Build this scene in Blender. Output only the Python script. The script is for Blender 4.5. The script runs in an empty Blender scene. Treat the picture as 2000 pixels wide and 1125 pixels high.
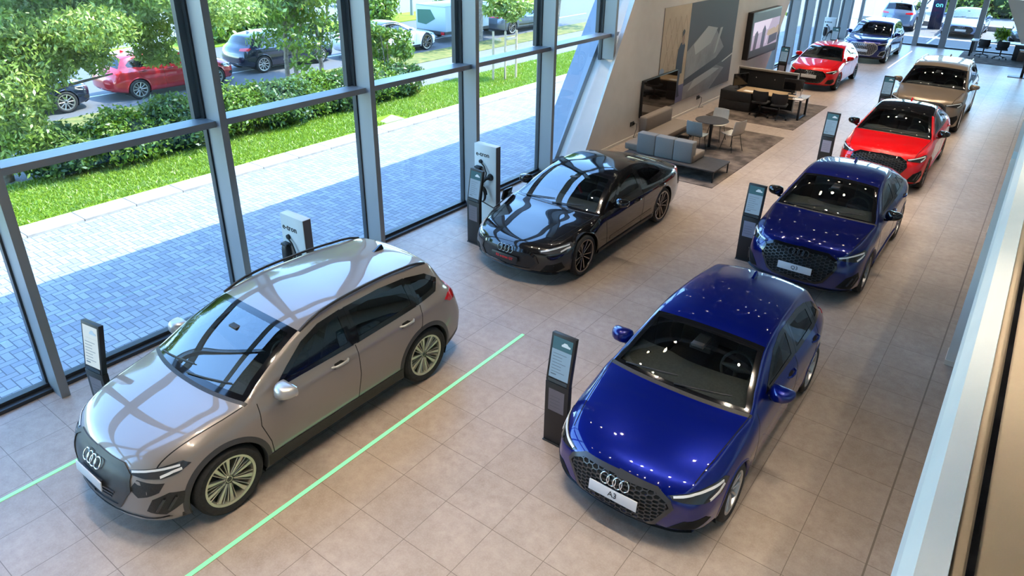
import bpy, bmesh, math, random
import numpy as np
from mathutils import Vector, Matrix
from mathutils.bvhtree import BVHTree
from mathutils import geometry as mgeo

SC = bpy.context.scene
COL = SC.collection
random.seed(7)
RNG = np.random.default_rng(11)

# ------------------------------------------------------------------ camera
cam_data = bpy.data.cameras.new('camera')
cam = bpy.data.objects.new('camera', cam_data)
COL.objects.link(cam)
SC.camera = cam
F_PX = 1359.88
cam_data.sensor_width = 36.0
cam_data.lens = F_PX / 2000.0 * 36.0
cam_data.shift_x = -(1014.79 - 1000.0) / 2000.0
cam_data.shift_y = (468.70 - 562.5) / 2000.0
cam_data.clip_start = 0.02
cam_data.clip_end = 500
RX = (0.80274783, 0.26298018, -0.53519842)
RY = (0.5960669, -0.32779119, 0.7329783)
RZ = (0.01732544, -0.9074108, -0.41988744)
CAM_Z = 5.4566
mw = Matrix(((RX[0], -RX[1], -RX[2], 0.0), (RY[0], -RY[1], -RY[2], 0.0), (RZ[0], -RZ[1], -RZ[2], CAM_Z), (0, 0, 0, 1)))
cam.matrix_world = mw

# ------------------------------------------------------------------ view, sky, sun
SC.view_settings.view_transform = 'Standard'
SC.view_settings.look = 'None'
SC.view_settings.gamma = 1.0
SC.view_settings.use_curve_mapping = False
SC.view_settings.exposure = 0.0
world = bpy.data.worlds.new('sky')
SC.world = world
world.use_nodes = True
wn = world.node_tree
wn.nodes.clear()
wo = wn.nodes.new('ShaderNodeOutputWorld')
wb = wn.nodes.new('ShaderNodeBackground')
ws = wn.nodes.new('ShaderNodeTexSky')
ws.sky_type = 'NISHITA'
ws.sun_disc = False
ws.sun_elevation = math.radians(61.0)
ws.sun_rotation = math.radians(43.0)
ws.air_density = 1.3
ws.dust_density = 0.6
ws.ozone_density = 4.0
wb.inputs['Strength'].default_value = 1.6
wt = wn.nodes.new('ShaderNodeMix')
wt.data_type = 'RGBA'
wt.blend_type = 'MULTIPLY'
wt.inputs[0].default_value = 1.0
wt.inputs[7].default_value = (0.82, 1.0, 1.14, 1)
wn.links.new(ws.outputs[0], wt.inputs[6])
wn.links.new(wt.outputs[2], wb.inputs[0])
wn.links.new(wb.outputs[0], wo.inputs[0])

SUN_DIR = Vector((2.7, 2.9, 7.0)).normalized()          # towards the sun
sun_data = bpy.data.lights.new('sun', 'SUN')
sun_data.energy = 12.0
sun_data.angle = math.radians(0.6)
sun_data.color = (1.0, 0.95, 0.86)
sun = bpy.data.objects.new('sun', sun_data)
COL.objects.link(sun)
sun.location = (20, -20, 60)
sun.rotation_euler = SUN_DIR.to_track_quat('Z', 'Y').to_euler()

CEIL_Z = 7.0
# ------------------------------------------------------------------ helpers
def tag(o, label=None, cat=None, group=None, kind=None):
    if label: o['label'] = label
    if cat: o['category'] = cat
    if group: o['group'] = group
    if kind: o['kind'] = kind
    return o

def empty(name, loc=(0, 0, 0), rz=0.0, label=None, cat=None, group=None):
    o = bpy.data.objects.new(name, None)
    o.empty_display_size = 0.2
    COL.objects.link(o)
    o.location = loc
    o.rotation_euler = (0, 0, rz)
    return tag(o, label, cat, group)

class MB:
    """collects vertices, faces and material slots, then links them as ONE mesh object"""
    def __init__(s):
        s.v, s.f, s.m = [], [], []
    def add(s, vs, fs, mi=0):
        n = len(s.v)
        s.v.extend([tuple(p) for p in vs])
        for f in fs:
            s.f.append(tuple(n + i for i in f))
            s.m.append(mi)
    def box(s, x0, x1, y0, y1, z0, z1, mi=0, M=None, bev=0.0):
        if bev > 0:
            return s.bbox(x0, x1, y0, y1, z0, z1, mi, M, bev)
        vs = [Vector(p) for p in ((x0, y0, z0), (x1, y0, z0), (x1, y1, z0), (x0, y1, z0), (x0, y0, z1), (x1, y0, z1), (x1, y1, z1), (x0, y1, z1))]
        if M is not None: vs = [M @ p for p in vs]
        s.add(vs, [(0, 3, 2, 1), (4, 5, 6, 7), (0, 1, 5, 4), (1, 2, 6, 5), (2, 3, 7, 6), (3, 0, 4, 7)], mi)
    def bbox(s, x0, x1, y0, y1, z0, z1, mi=0, M=None, bev=0.01, seg=2):
        bm = bmesh.new()
        bmesh.ops.create_cube(bm, size=1.0)
        for v in bm.verts:
            v.co = Vector((x0 + (v.co.x + .5) * (x1 - x0), y0 + (v.co.y + .5) * (y1 - y0), z0 + (v.co.z + .5) * (z1 - z0)))
        bmesh.ops.bevel(bm, geom=bm.edges[:], offset=bev, segments=seg, profile=0.5, affect='EDGES')
        s.addbm(bm, mi, M)
    def addbm(s, bm, mi=0, M=None):
        bm.verts.index_update()
        vs = [(M @ v.co) if M is not None else v.co.copy() for v in bm.verts]
        s.add(vs, [tuple(v.index for v in f.verts) for f in bm.faces], mi)
        bm.free()
    def tube(s, pts, r, n=8, mi=0, cap=True, closed=False):
        pts = [Vector(p) for p in pts]
        m = len(pts)
        rs = r if isinstance(r, (list, tuple)) else [r] * m
        up = Vector((0, 0, 1))
        rings = []
        prev = None
        for i, p in enumerate(pts):
            if closed: t = pts[(i + 1) % m] - pts[i - 1]
            else: t = pts[min(i + 1, m - 1)] - pts[max(i - 1, 0)]
            if t.length < 1e-9: t = Vector((0, 0, 1))
            t.normalize()
            if prev is None:
                a = t.cross(up)
                if a.length < 1e-3: a = t.cross(Vector((1, 0, 0)))
            else:
                a = prev - t * prev.dot(t)
            a.normalize()
            prev = a
            b = t.cross(a)
            rings.append([p + (a * math.cos(2 * math.pi * k / n) + b * math.sin(2 * math.pi * k / n)) * rs[i] for k in range(n)])
        vs = [q for rg in rings for q in rg]
        fs = []
        for i in range(m if closed else m - 1):
            j = (i + 1) % m
            for k in range(n):
                fs.append((i * n + k, i * n + (k + 1) % n, j * n + (k + 1) % n, j * n + k))
        if cap and not closed:
            fs.append(tuple(range(n - 1, -1, -1)))
            fs.append(tuple((m - 1) * n + k for k in range(n)))
        s.add(vs, fs, mi)
    def lathe(s, prof, n=32, mi=0, M=None, axis='Z'):
        """prof: list of (r, h); revolves around the axis"""
        vs, fs = [], []
        for r, h in prof:
            for k in range(n):
                a = 2 * math.pi * k / n
                c, d = r * math.cos(a), r * math.sin(a)
                p = Vector((c, d, h)) if axis == 'Z' else Vector((h, c, d))
                vs.append(M @ p if M is not None else p)
        for i in range(len(prof) - 1):
            for k in range(n):
                fs.append((i * n + k, i * n + (k + 1) % n, (i + 1) * n + (k + 1) % n, (i + 1) * n + k))
        s.add(vs, fs, mi)
    def prism(s, pts, d, mi=0):
        """closed polygon of 3-D points extruded by vector d"""
        n = len(pts)
        vs = [Vector(p) for p in pts] + [Vector(p) + Vector(d) for p in pts]
        fs = [tuple(range(n - 1, -1, -1)), tuple(range(n, 2 * n))] + [(i, (i + 1) % n, n + (i + 1) % n, n + i) for i in range(n)]
        s.add(vs, fs, mi)
    def build(s, name, mats, parent=None, smooth=None, recalc=True, loc=None):
        me = bpy.data.meshes.new(name)
        me.from_pydata(s.v, [], s.f)
        if not isinstance(mats, (list, tuple)): mats = [mats]
        for m in mats: me.materials.append(m)
        me.polygons.foreach_set('material_index', s.m)
        finish(me, smooth, recalc)
        o = bpy.data.objects.new(name, me)
        COL.objects.link(o)
        if parent is not None: o.parent = parent
        if loc is not None: o.location = loc
        return o

def finish(me, smooth=None, recalc=True):
    bm = bmesh.new()
    bm.from_mesh(me)
    if recalc: bmesh.ops.recalc_face_normals(bm, faces=bm.faces[:])
    if smooth is not None:
        a = math.radians(smooth)
        for f in bm.faces: f.smooth = True
        for e in bm.edges:
            if len(e.link_faces) == 2:
                if e.link_faces[0].normal.angle(e.link_faces[1].normal, 0.0) > a: e.smooth = False
    bm.to_mesh(me)
    bm.free()

def copy_tree(o, parent=None):
    c = o.copy()
    COL.objects.link(c)
    if parent is not None: c.parent = parent
    for ch in list(o.children): copy_tree(ch, c)
    return c

def pchip(keys):
    xs = np.array([k[0] for k in keys], float)
    ys = np.array([k[1] for k in keys], float)
    h = np.diff(xs)
    d = np.diff(ys) / h
    m = np.zeros(len(xs))
    if len(xs) > 2:
        for i in range(1, len(xs) - 1):
            if d[i - 1] * d[i] > 0:
                w1, w2 = 2 * h[i] + h[i - 1], h[i] + 2 * h[i - 1]
                m[i] = (w1 + w2) / (w1 / d[i - 1] + w2 / d[i])
    m[0], m[-1] = d[0], d[-1]
    def f(x):
        x = min(max(float(x), xs[0]), xs[-1])
        i = int(min(max(np.searchsorted(xs, x) - 1, 0), len(h) - 1))
        t = (x - xs[i]) / h[i]
        return float((2 * t**3 - 3 * t**2 + 1) * ys[i] + (t**3 - 2 * t**2 + t) * h[i] * m[i] + (-2 * t**3 + 3 * t**2) * ys[i + 1] + (t**3 - t**2) * h[i] * m[i + 1])
    return f

def text_mesh(name, body, size, mat, parent, M, thick=0.002, bold=0.0, sx=1.0):
    cu = bpy.data.curves.new(name, 'FONT')
    cu.body = body
    cu.size = size
    cu.align_x = 'CENTER'
    cu.align_y = 'CENTER'
    cu.extrude = thick
    cu.offset = bold
    cu.resolution_u = 2
    t = bpy.data.objects.new(name, cu)
    COL.objects.link(t)
    dg = bpy.context.evaluated_depsgraph_get()
    me = bpy.data.meshes.new_from_object(t.evaluated_get(dg))
    bpy.data.objects.remove(t)
    me.transform(M @ Matrix.Diagonal((sx, 1, 1, 1)))
    me.materials.clear()
    me.materials.append(mat)
    o = bpy.data.objects.new(name, me)
    COL.objects.link(o)
    if parent is not None: o.parent = parent
    return o

# ------------------------------------------------------------------ materials
def new_mat(name):
    m = bpy.data.materials.new(name)
    m.use_nodes = True
    nt = m.node_tree
    return m, nt, nt.nodes['Principled BSDF']

def mat(name, col, rough=0.5, metal=0.0, coat=0.0, emit=None, es=0.0, spec=None, alpha=None):
    m, nt, b = new_mat(name)
    b.inputs['Base Color'].default_value = (*col, 1)
    b.inputs['Roughness'].default_value = rough
    b.inputs['Metallic'].default_value = metal
    if coat:
        b.inputs['Coat Weight'].default_value = coat
        b.inputs['Coat Roughness'].default_value = 0.03
    if spec is not None: b.inputs['Specular IOR Level'].default_value = spec
    if emit:
        b.inputs['Emission Color'].default_value = (*emit, 1)
        b.inputs['Emission Strength'].default_value = es
    return m

def ramp(nt, fac, stops):
    r = nt.nodes.new('ShaderNodeValToRGB')
    els = r.color_ramp.elements
    while len(els) < len(stops): els.new(0.5)
    for e, (p, c) in zip(els, stops):
        e.position = p
        e.color = (*c, 1)
    nt.links.new(fac, r.inputs[0])
    return r.outputs[0]

def noise(nt, vec, scale, detail=4, rough=0.55):
    n = nt.nodes.new('ShaderNodeTexNoise')
    n.inputs['Scale'].default_value = scale
    n.inputs['Detail'].default_value = detail
    n.inputs['Roughness'].default_value = rough
    if vec is not None: nt.links.new(vec, n.inputs['Vector'])
    return n.outputs['Fac']

def objco(nt):
    t = nt.nodes.new('ShaderNodeTexCoord')
    return t.outputs['Object']

def bump(nt, b, h, strength=0.3, dist=0.01):
    n = nt.nodes.new('ShaderNodeBump')
    n.inputs['Strength'].default_value = strength
    n.inputs['Distance'].default_value = dist
    nt.links.new(h, n.inputs['Height'])
    nt.links.new(n.outputs[0], b.inputs['Normal'])

def mix_rgb(nt, fac, a, b, mode='MIX'):
    n = nt.nodes.new('ShaderNodeMix')
    n.data_type = 'RGBA'
    n.blend_type = mode
    for sock, val in ((n.inputs[0], fac), (n.inputs[6], a), (n.inputs[7], b)):
        if hasattr(val, 'links'): nt.links.new(val, sock)
        elif isinstance(val, (int, float)): sock.default_value = val
        else: sock.default_value = (*val, 1)
    return n.outputs[2]

def math_n(nt, op, a, b=None, c=None):
    n = nt.nodes.new('ShaderNodeMath')
    n.operation = op
    for i, val in enumerate((a, b, c)):
        if val is None: continue
        if hasattr(val, 'links'): nt.links.new(val, n.inputs[i])
        else: n.inputs[i].default_value = val
    return n.outputs[0]

def noisy(name, c1, c2, scale, rough=0.6, bmp=0.0, metal=0.0, coat=0.0, detail=5, lo=0.35, hi=0.65):
    m, nt, b = new_mat(name)
    co = objco(nt)
    f = noise(nt, co, scale, detail)
    nt.links.new(ramp(nt, f, [(lo, c1), (hi, c2)]), b.inputs['Base Color'])
    b.inputs['Roughness'].default_value = rough
    b.inputs['Metallic'].default_value = metal
    if coat: b.inputs['Coat Weight'].default_value = coat
    if bmp: bump(nt, b, f, bmp, 0.02)
    return m

def glass_mat(name, tint, ior=1.5, trans=1.0, base_refl=0.0):
    """thin pane: see-through (tinted) with a fresnel mirror"""
    m = bpy.data.materials.new(name)
    m.use_nodes = True
    nt = m.node_tree
    nt.nodes.clear()
    out = nt.nodes.new('ShaderNodeOutputMaterial')
    tr = nt.nodes.new('ShaderNodeBsdfTransparent')
    tr.inputs[0].default_value = (*tint, 1)
    gl = nt.nodes.new('ShaderNodeBsdfGlossy')
    gl.inputs['Roughness'].default_value = 0.0
    gl.inputs[0].default_value = (1, 1, 1, 1)
    fr = nt.nodes.new('ShaderNodeFresnel')
    fr.inputs['IOR'].default_value = ior
    mx = nt.nodes.new('ShaderNodeMixShader')
    geo = nt.nodes.new('ShaderNodeNewGeometry')
    fac = math_n(nt, 'MINIMUM', math_n(nt, 'ADD', fr.outputs[0], base_refl), 1.0)
    fac = math_n(nt, 'MULTIPLY', fac, math_n(nt, 'SUBTRACT', 1.0, geo.outputs['Backfacing']))
    nt.links.new(fac, mx.inputs[0])
    nt.links.new(tr.outputs[0], mx.inputs[1])
    nt.links.new(gl.outputs[0], mx.inputs[2])
    nt.links.new(mx.outputs[0], out.inputs[0])
    return m

def paint(name, col, metal=0.35, rough=0.32, spec=0.5, col2=None):
    """car lacquer outside, dull cabin lining on the inside of the shell"""
    m, nt, b = new_mat(name)
    geo = nt.nodes.new('ShaderNodeNewGeometry')
    base = tuple(col)
    nt.links.new(mix_rgb(nt, geo.outputs['Backfacing'], base, (0.02, 0.02, 0.022)), b.inputs['Base Color'])
    b.inputs['Metallic'].default_value = metal
    b.inputs['Roughness'].default_value = rough
    nt.links.new(math_n(nt, 'SUBTRACT', 1.0, geo.outputs['Backfacing']), b.inputs['Coat Weight'])
    b.inputs['Coat Roughness'].default_value = 0.02
    b.inputs['Specular IOR Level'].default_value = 0.08
    b.inputs['Coat IOR'].default_value = 1.72
    return m
M_TYRE = noisy('tyre_rubber', (0.012, 0.012, 0.013), (0.022, 0.022, 0.022), 30, rough=0.75)
M_ALLOY = mat('alloy_silver', (0.62, 0.62, 0.63), 0.28, 0.9)
M_ALLOYD = mat('alloy_dark', (0.05, 0.05, 0.055), 0.3, 0.7)
M_ALLOYG = mat('alloy_champagne', (0.62, 0.60, 0.50), 0.3, 0.75)
M_BLACK = mat('gloss_black', (0.006, 0.006, 0.007), 0.08, 0.0, coat=0.5)
M_CLAD = noisy('black_plastic', (0.012, 0.012, 0.013), (0.02, 0.02, 0.021), 60, rough=0.5)
M_GRILLE = mat('grille_graphite', (0.07, 0.07, 0.075), 0.3, 0.5)
M_VOID = mat('dark_recess', (0.004, 0.004, 0.004), 0.9)
M_CHROME = mat('bright_chrome', (0.82, 0.82, 0.83), 0.08, 1.0)
M_RED_LENS = mat('red_lens', (0.55, 0.01, 0.015), 0.12, 0.0, coat=1.0)
M_LENS = mat('lamp_reflector', (0.78, 0.80, 0.82), 0.2, 0.1, coat=1.0)
M_PLATE = mat('plate_white', (0.62, 0.62, 0.64), 0.35)
M_INK = mat('ink_black', (0.01, 0.01, 0.012), 0.5)
M_DASH = noisy('dashboard_vinyl', (0.05, 0.047, 0.042), (0.075, 0.07, 0.062), 40, rough=0.65)
M_SEAT = noisy('seat_fabric', (0.035, 0.034, 0.033), (0.06, 0.058, 0.055), 60, rough=0.85)
M_SEATRED = mat('seat_belt_red', (0.45, 0.01, 0.02), 0.7)
M_GLASS_F = glass_mat('windshield_glass', (0.62, 0.68, 0.66), 1.75, base_refl=0.08)
M_GLASS_S = glass_mat('side_glass', (0.42, 0.45, 0.44), 1.65)
M_GLASS_P = glass_mat('privacy_glass', (0.05, 0.05, 0.055), 1.65)
# ------------------------------------------------------------------ setting
def floor_material():
    m, nt, b = new_mat('floor_tiles')
    co = objco(nt)
    sep = nt.nodes.new('ShaderNodeSeparateXYZ'); nt.links.new(co, sep.inputs[0])
    T = 0.608
    u = math_n(nt, 'DIVIDE', math_n(nt, 'ADD', sep.outputs[0], 4.341), T)
    v = math_n(nt, 'DIVIDE', math_n(nt, 'SUBTRACT', sep.outputs[1], 2.702), T)
    def edge(x):
        f = math_n(nt, 'FRACT', x)
        return math_n(nt, 'MINIMUM', f, math_n(nt, 'SUBTRACT', 1.0, f))
    e = math_n(nt, 'MINIMUM', edge(u), edge(v))
    j = math_n(nt, 'LESS_THAN', e, 0.0055)
    long_ = math_n(nt, 'LESS_THAN', math_n(nt, 'ABSOLUTE', math_n(nt, 'ADD', sep.outputs[0], 0.085)), .009)
    j = math_n(nt, 'MAXIMUM', j, long_)
    cmb = nt.nodes.new('ShaderNodeCombineXYZ')
    nt.links.new(math_n(nt, 'FLOOR', u), cmb.inputs[0]); nt.links.new(math_n(nt, 'FLOOR', v), cmb.inputs[1])
    wn_ = nt.nodes.new('ShaderNodeTexWhiteNoise'); wn_.noise_dimensions = '3D'
    nt.links.new(cmb.outputs[0], wn_.inputs[0])
    f1 = noise(nt, co, 1.6, 6, .6)
    f2 = noise(nt, co, 9.0, 6, .65)
    c = ramp(nt, f1, [(.32, (.31, .245, .20)), (.68, (.41, .335, .285))])
    f3 = noise(nt, co, 55.0, 4, .7)
    c = mix_rgb(nt, ramp(nt, f2, [(.38, (0, 0, 0)), (.66, (.6, .6, .6))]), c, (.25, .185, .15))
    c = mix_rgb(nt, ramp(nt, f3, [(.45, (0, 0, 0)), (.75, (.45, .45, .45))]), c, (.47, .40, .35))
    c = mix_rgb(nt, math_n(nt, 'MULTIPLY', wn_.outputs[0], .16), c, (.44, .375, .33))
    c = mix_rgb(nt, j, c, (.17, .13, .105))
    nt.links.new(c, b.inputs['Base Color'])
    nt.links.new(math_n(nt, 'ADD', math_n(nt, 'MULTIPLY', f2, .18), .30), b.inputs['Roughness'])
    b.inputs['Specular IOR Level'].default_value = .45
    bump(nt, b, math_n(nt, 'SUBTRACT', math_n(nt, 'MULTIPLY', f2, .12), j), .25, .004)
    return m

def paving_material():
    """herringbone blocks"""
    m, nt, b = new_mat('herringbone_paving')
    co = objco(nt)
    sep = nt.nodes.new('ShaderNodeSeparateXYZ'); nt.links.new(co, sep.inputs[0])
    w = .115
    c45 = math.cos(math.radians(0)); s45 = math.sin(math.radians(0))
    u = math_n(nt, 'DIVIDE', sep.outputs[0], w); v = math_n(nt, 'DIVIDE', sep.outputs[1], w)
    i, j = math_n(nt, 'FLOOR', u), math_n(nt, 'FLOOR', v)
    fx, fy = math_n(nt, 'SUBTRACT', u, i), math_n(nt, 'SUBTRACT', v, j)
    k = math_n(nt, 'FLOORED_MODULO', math_n(nt, 'SUBTRACT', i, j), 4.0)
    gx, gy = math_n(nt, 'SUBTRACT', 1.0, fx), math_n(nt, 'SUBTRACT', 1.0, fy)
    mn = lambda a, c: math_n(nt, 'MINIMUM', a, c)
    eq = lambda n: math_n(nt, 'COMPARE', k, float(n), .1)
    d0 = mn(fx, mn(fy, gy)); d1 = mn(gx, mn(fy, gy)); d3 = mn(fx, mn(gx, fy)); d2 = mn(fx, mn(gx, gy))
    add = lambda a, c: math_n(nt, 'ADD', a, c)
    mul = lambda a, c: math_n(nt, 'MULTIPLY', a, c)
    d = add(add(mul(eq(0), d0), mul(eq(1), d1)), add(mul(eq(2), d2), mul(eq(3), d3)))
    cm = nt.nodes.new('ShaderNodeCombineXYZ')
    nt.links.new(math_n(nt, 'SUBTRACT', i, eq(1)), cm.inputs[0]); nt.links.new(math_n(nt, 'SUBTRACT', j, eq(2)), cm.inputs[1])
    nt.links.new(math_n(nt, 'GREATER_THAN', k, 1.5), cm.inputs[2])
    wn_ = nt.nodes.new('ShaderNodeTexWhiteNoise'); wn_.noise_dimensions = '3D'; nt.links.new(cm.outputs[0], wn_.inputs[0])
    f = noise(nt, co, 14, 5, .6)
    c = ramp(nt, wn_.outputs[0], [(0, (.19, .205, .235)), (1, (.30, .32, .36))])
    c = mix_rgb(nt, math_n(nt, 'MULTIPLY', f, .35), c, (.20, .20, .215))
    j_ = math_n(nt, 'LESS_THAN', d, .06)
    c = mix_rgb(nt, j_, c, (.085, .095, .11))
    nt.links.new(c, b.inputs['Base Color'])
    b.inputs['Roughness'].default_value = .85
    bump(nt, b, math_n(nt, 'MINIMUM', d, .14), .5, .02)
    return m

M_FLOOR = floor_material()
M_PAVING = paving_material()
M_WALL = noisy('plaster_warm_white', (.60, .555, .51), (.64, .595, .55), 2.0, rough=.8)
M_WHITE = noisy('white_coated_panel', (.64, .675, .675), (.68, .71, .71), 3.0, rough=.45)
M_FRAME = mat('anodised_frame', (.27, .28, .29), .4, .3)
M_FRAMED = mat('dark_frame', (.045, .05, .055), .4, .4)
M_CEIL = noisy('ceiling_dark', (.032, .031, .036), (.042, .04, .046), 1.0, rough=.8)
M_CEILB = mat('ceiling_slat', (.15, .145, .16), .6)
M_PANE = glass_mat('facade_glass', (.93, .965, .955), 1.5, base_refl=.015)
M_CONC = noisy('pale_concrete', (.27, .255, .235), (.34, .33, .305), 5.0, rough=.9, bmp=.15)
M_ASPH = noisy('asphalt', (.085, .088, .095), (.115, .118, .125), 40.0, rough=.9, bmp=.1)
M_ASPH2 = noisy('pale_asphalt', (.135, .135, .14), (.165, .165, .17), 20.0, rough=.9)
M_CREAM = noisy('cream_floor', (.60, .50, .38), (.66, .56, .43), 1.5, rough=.55)
M_SKIRT = mat('skirting_white', (.66, .62, .57), .5)
M_GLOW = mat('downlight_lens', (1, 1, 1), .3, emit=(1.0, .80, .55), es=260.0)
M_LEDG = mat('led_green', (.02, .15, .05), .4, emit=(.30, 1.0, .46), es=1.12)
M_LEDW = mat('led_white', (.9, .9, .9), .4, emit=(1.0, .97, .92), es=1.2)

def struct(o, label=None):
    o['kind'] = 'structure'
    if label: o['label'] = label
    return o

def boxo(name, x0, x1, y0, y1, z0, z1, m, parent=None, bev=0.0):
    b = MB(); b.box(x0, x1, y0, y1, z0, z1, 0, None, bev)
    return b.build(name, m, parent)

struct(boxo('floor', -8.9, 6.0, -6.0, 40.7, -.2, 0.0, M_FLOOR), 'greige square stone tiles of the showroom floor')
# ceiling with cross beams (seen in the lacquer of the cars)
c = MB(); c.box(-9.0, 6.2, -6.0, 41.0, CEIL_Z, CEIL_Z + .25, 0)
for k in range(34):
    y = -5.2 + 1.36 * k
    c.box(-8.7, 5.8, y - .10, y + .10, CEIL_Z - .16, CEIL_Z, 1)
struct(c.build('ceiling', [M_CEIL, M_CEILB]), 'dark slatted showroom ceiling')
struct(boxo('wall_right', 6.0, 6.3, -6.0, 41.0, -.2, CEIL_Z + .25, M_WALL))
struct(boxo('wall_back', -9.0, 6.3, -6.3, -6.0, -.2, CEIL_Z + .25, M_WALL))
struct(boxo('wall_under_gallery', 3.2, 3.4, -5.9, 33.6, 0.0, 2.93, M_WALL))

# ---- glazed facade: bays between the mullions
XG = -8.93
def clip_poly(poly, f):
    out = []
    n = len(poly)
    for i in range(n):
        a, b2 = poly[i], poly[(i + 1) % n]
        fa, fb = f(a), f(b2)
        if fa >= 0: out.append(a)
        if (fa >= 0) != (fb >= 0):
            t = fa / (fa - fb)
            out.append((a[0] + (b2[0] - a[0]) * t, a[1] + (b2[1] - a[1]) * t))
    return out
near = lambda p: 13.95 + .69 * p[1] - p[0]          # keeps the side before the slanted wall
far = lambda p: p[0] - (27.35 + .72 * p[1])
TZ0, TZ1 = 2.83, 2.915
UZ0, UZ1 = 5.55, 5.635
def wedge(mb, y0, y1, z0, z1, x0, x1, f, mi=0):
    pl_ = [(y0, z0), (y1, z0), (y1, z1), (y0, z1)]
    if f: pl_ = clip_poly(pl_, f)
    if len(pl_) < 3: return
    mb.prism([(x0, a, b2) for a, b2 in pl_], (x1 - x0, 0, 0), mi)
wcount = 0
def bay(y0, y1, f, ztop=CEIL_Z, transoms=True, mullion_at=None):
    global wcount
    probe = MB(); wedge(probe, y0, y1, .1, ztop, XG - .01, XG + .01, f)
    if not probe.v: return
    wcount += 1
    root = struct(empty('window_%d' % wcount, (0, 0, 0)), 'tall glazed facade bay between grey mullions')
    zs = [(.09, TZ0), (TZ1, UZ0), (UZ1, ztop)] if transoms else [(.09, ztop)]
    for z0, z1 in zs:
        p = MB(); wedge(p, y0 + .045, y1 - .045, z0, z1, XG - .012, XG + .012, f)
        if p.v: p.build('pane', M_PANE, root)
    if transoms:
        for z0, z1 in ((TZ0, TZ1), (UZ0, UZ1)):
            t = MB(); wedge(t, y0 + .01, y1 - .01, z0, z1, -9.0, -8.68, f)
            if t.v: t.build('transom', M_FRAME, root)
    s = MB()
    wedge(s, y0, y1, 0.0, .05, -9.03, -8.80, f, 0)
    wedge(s, y0, y1, .05, .10, -8.99, -8.88, f, 0)
    if s.v: s.build('sill', M_FRAMED, root)
    # dark gaskets and the opening-light guide beside the mullion
    g = MB()
    for yy0, yy1, zz0, zz1 in ((y0 + .035, y0 + .06, .1, ztop), (y1 - .075, y1 - .035, .1, ztop)):
        wedge(g, yy0, yy1, zz0, zz1, -8.99, -8.90, f)
    if transoms: wedge(g, y1 - .17, y1 - .08, TZ1, UZ0, -9.06, -8.97, f)
    if g.v: g.build('gasket', M_FRAMED, root)
    m = MB()
    wedge(m, y1 - .05, y1 + .05, 0.0, ztop, -9.02, -8.57, f)
    if m.v: m.build('mullion', M_FRAME, root)
Y0 = 2.33
for k in range(-3, 7): bay(Y0 + 2.65 * k, Y0 + 2.65 * (k + 1), near)
for k in range(-1, 5):
    y = 31.0 + 2.25 * k
    bay(y - 2.25 if k > -1 else 26.5, y, far, transoms=False)
bay(40.0, 40.6, far, transoms=False)

# ---- slanted wall between the two glazed fields
w = MB()
inner = [(14.23, 0), (27.35, 0), (27.35 + .72 * CEIL_Z, CEIL_Z), (14.23 + .575 * CEIL_Z, CEIL_Z)]
outer = [(13.95, 0), (27.35, 0), (27.35 + .72 * CEIL_Z, CEIL_Z), (13.95 + .69 * CEIL_Z, CEIL_Z)]
vs = [(-8.52, a, b2) for a, b2 in inner] + [(-9.05, a, b2) for a, b2 in outer]
w.add(vs, [(0, 1, 2, 3), (7, 6, 5, 4), (1, 0, 4, 5), (2, 1, 5, 6), (3, 2, 6, 7)], 0)
w.add(vs, [(0, 3, 7, 4)], 1)
struct(w.build('wall_left', [M_WALL, M_WHITE]), 'warm white parallelogram wall carrying the posters')
f_ = MB(); f_.prism([(-9.05, 13.75 + .69 * z, z) for z in (0, 4.2)] + [(-9.05, 14.5 + .69 * z, z) for z in (4.2, 0)], (-.55, 0, 0))
struct(f_.build('trim_1', mat('fin_blue_grey', (.20, .23, .27), .45, .2)), 'slanted blue-grey fin outside the glazing')
b = MB(); wedge(b, 14.25, 27.4, 0, .075, -8.52, -8.50, None)
struct(b.build('baseboard_left', M_SKIRT))

# roof, its unseen overhang past the entrance lengthened to shade the forecourt
struct(boxo('roof', -9.1, 6.4, -6.4, 47.0, CEIL_Z + .25, CEIL_Z + .5, M_CEIL))

# ---- entrance front
YE = 40.6
wcount += 1
ent = struct(empty('window_%d' % wcount, (0, 0, 0)), 'glazed entrance front at the far end')
for x0, x1, nm in ((-8.2, -8.05, 'mullion'), (-5.50, -5.27, 'mullion'), (-4.32, -4.03, 'mullion'), (-2.94, -2.70, 'mullion'), (-.4, -.2, 'mullion')):
    boxo(nm, x0, x1, YE - .08, YE + .1, 0, CEIL_Z, M_FRAME, ent)
for x0, x1 in ((-8.05, -5.5), (-4.03, -2.94), (-2.7, -.4), (-.2, 2.8)):
    boxo('pane', x0, x1, YE, YE + .02, .06, CEIL_Z, M_PANE, ent)
    boxo('sill', x0, x1, YE - .05, YE + .07, 0, .06, M_FRAMED, ent)
door = struct(empty('door_1', (0, 0, 0)), 'glazed entrance door with dark rail at the foot')
boxo('pane', -5.27, -4.32, YE, YE + .02, .12, CEIL_Z, M_PANE, door)
boxo('bottom_rail', -5.27, -4.32, YE - .04, YE + .05, 0, .13, M_FRAMED, door)
boxo('rail', -2.7, -.4, YE - .04, YE + .04, 2.7, 2.85, M_FRAMED, ent)
struct(boxo('wall_far', 2.8, 6.2, YE, YE + .2, 0, CEIL_Z, M_WALL))
wf_ = MB(); wf_.prism([(-1.66, 33.0, 3.0), (-.82, 33.0, 1.46), (3.0, 33.0, 1.40), (3.0, 33.0, 3.0)], (0, .25, 0))
struct(wf_.build('trim_2', M_WHITE), 'slanted white end of the gallery underside at upper right')

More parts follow.
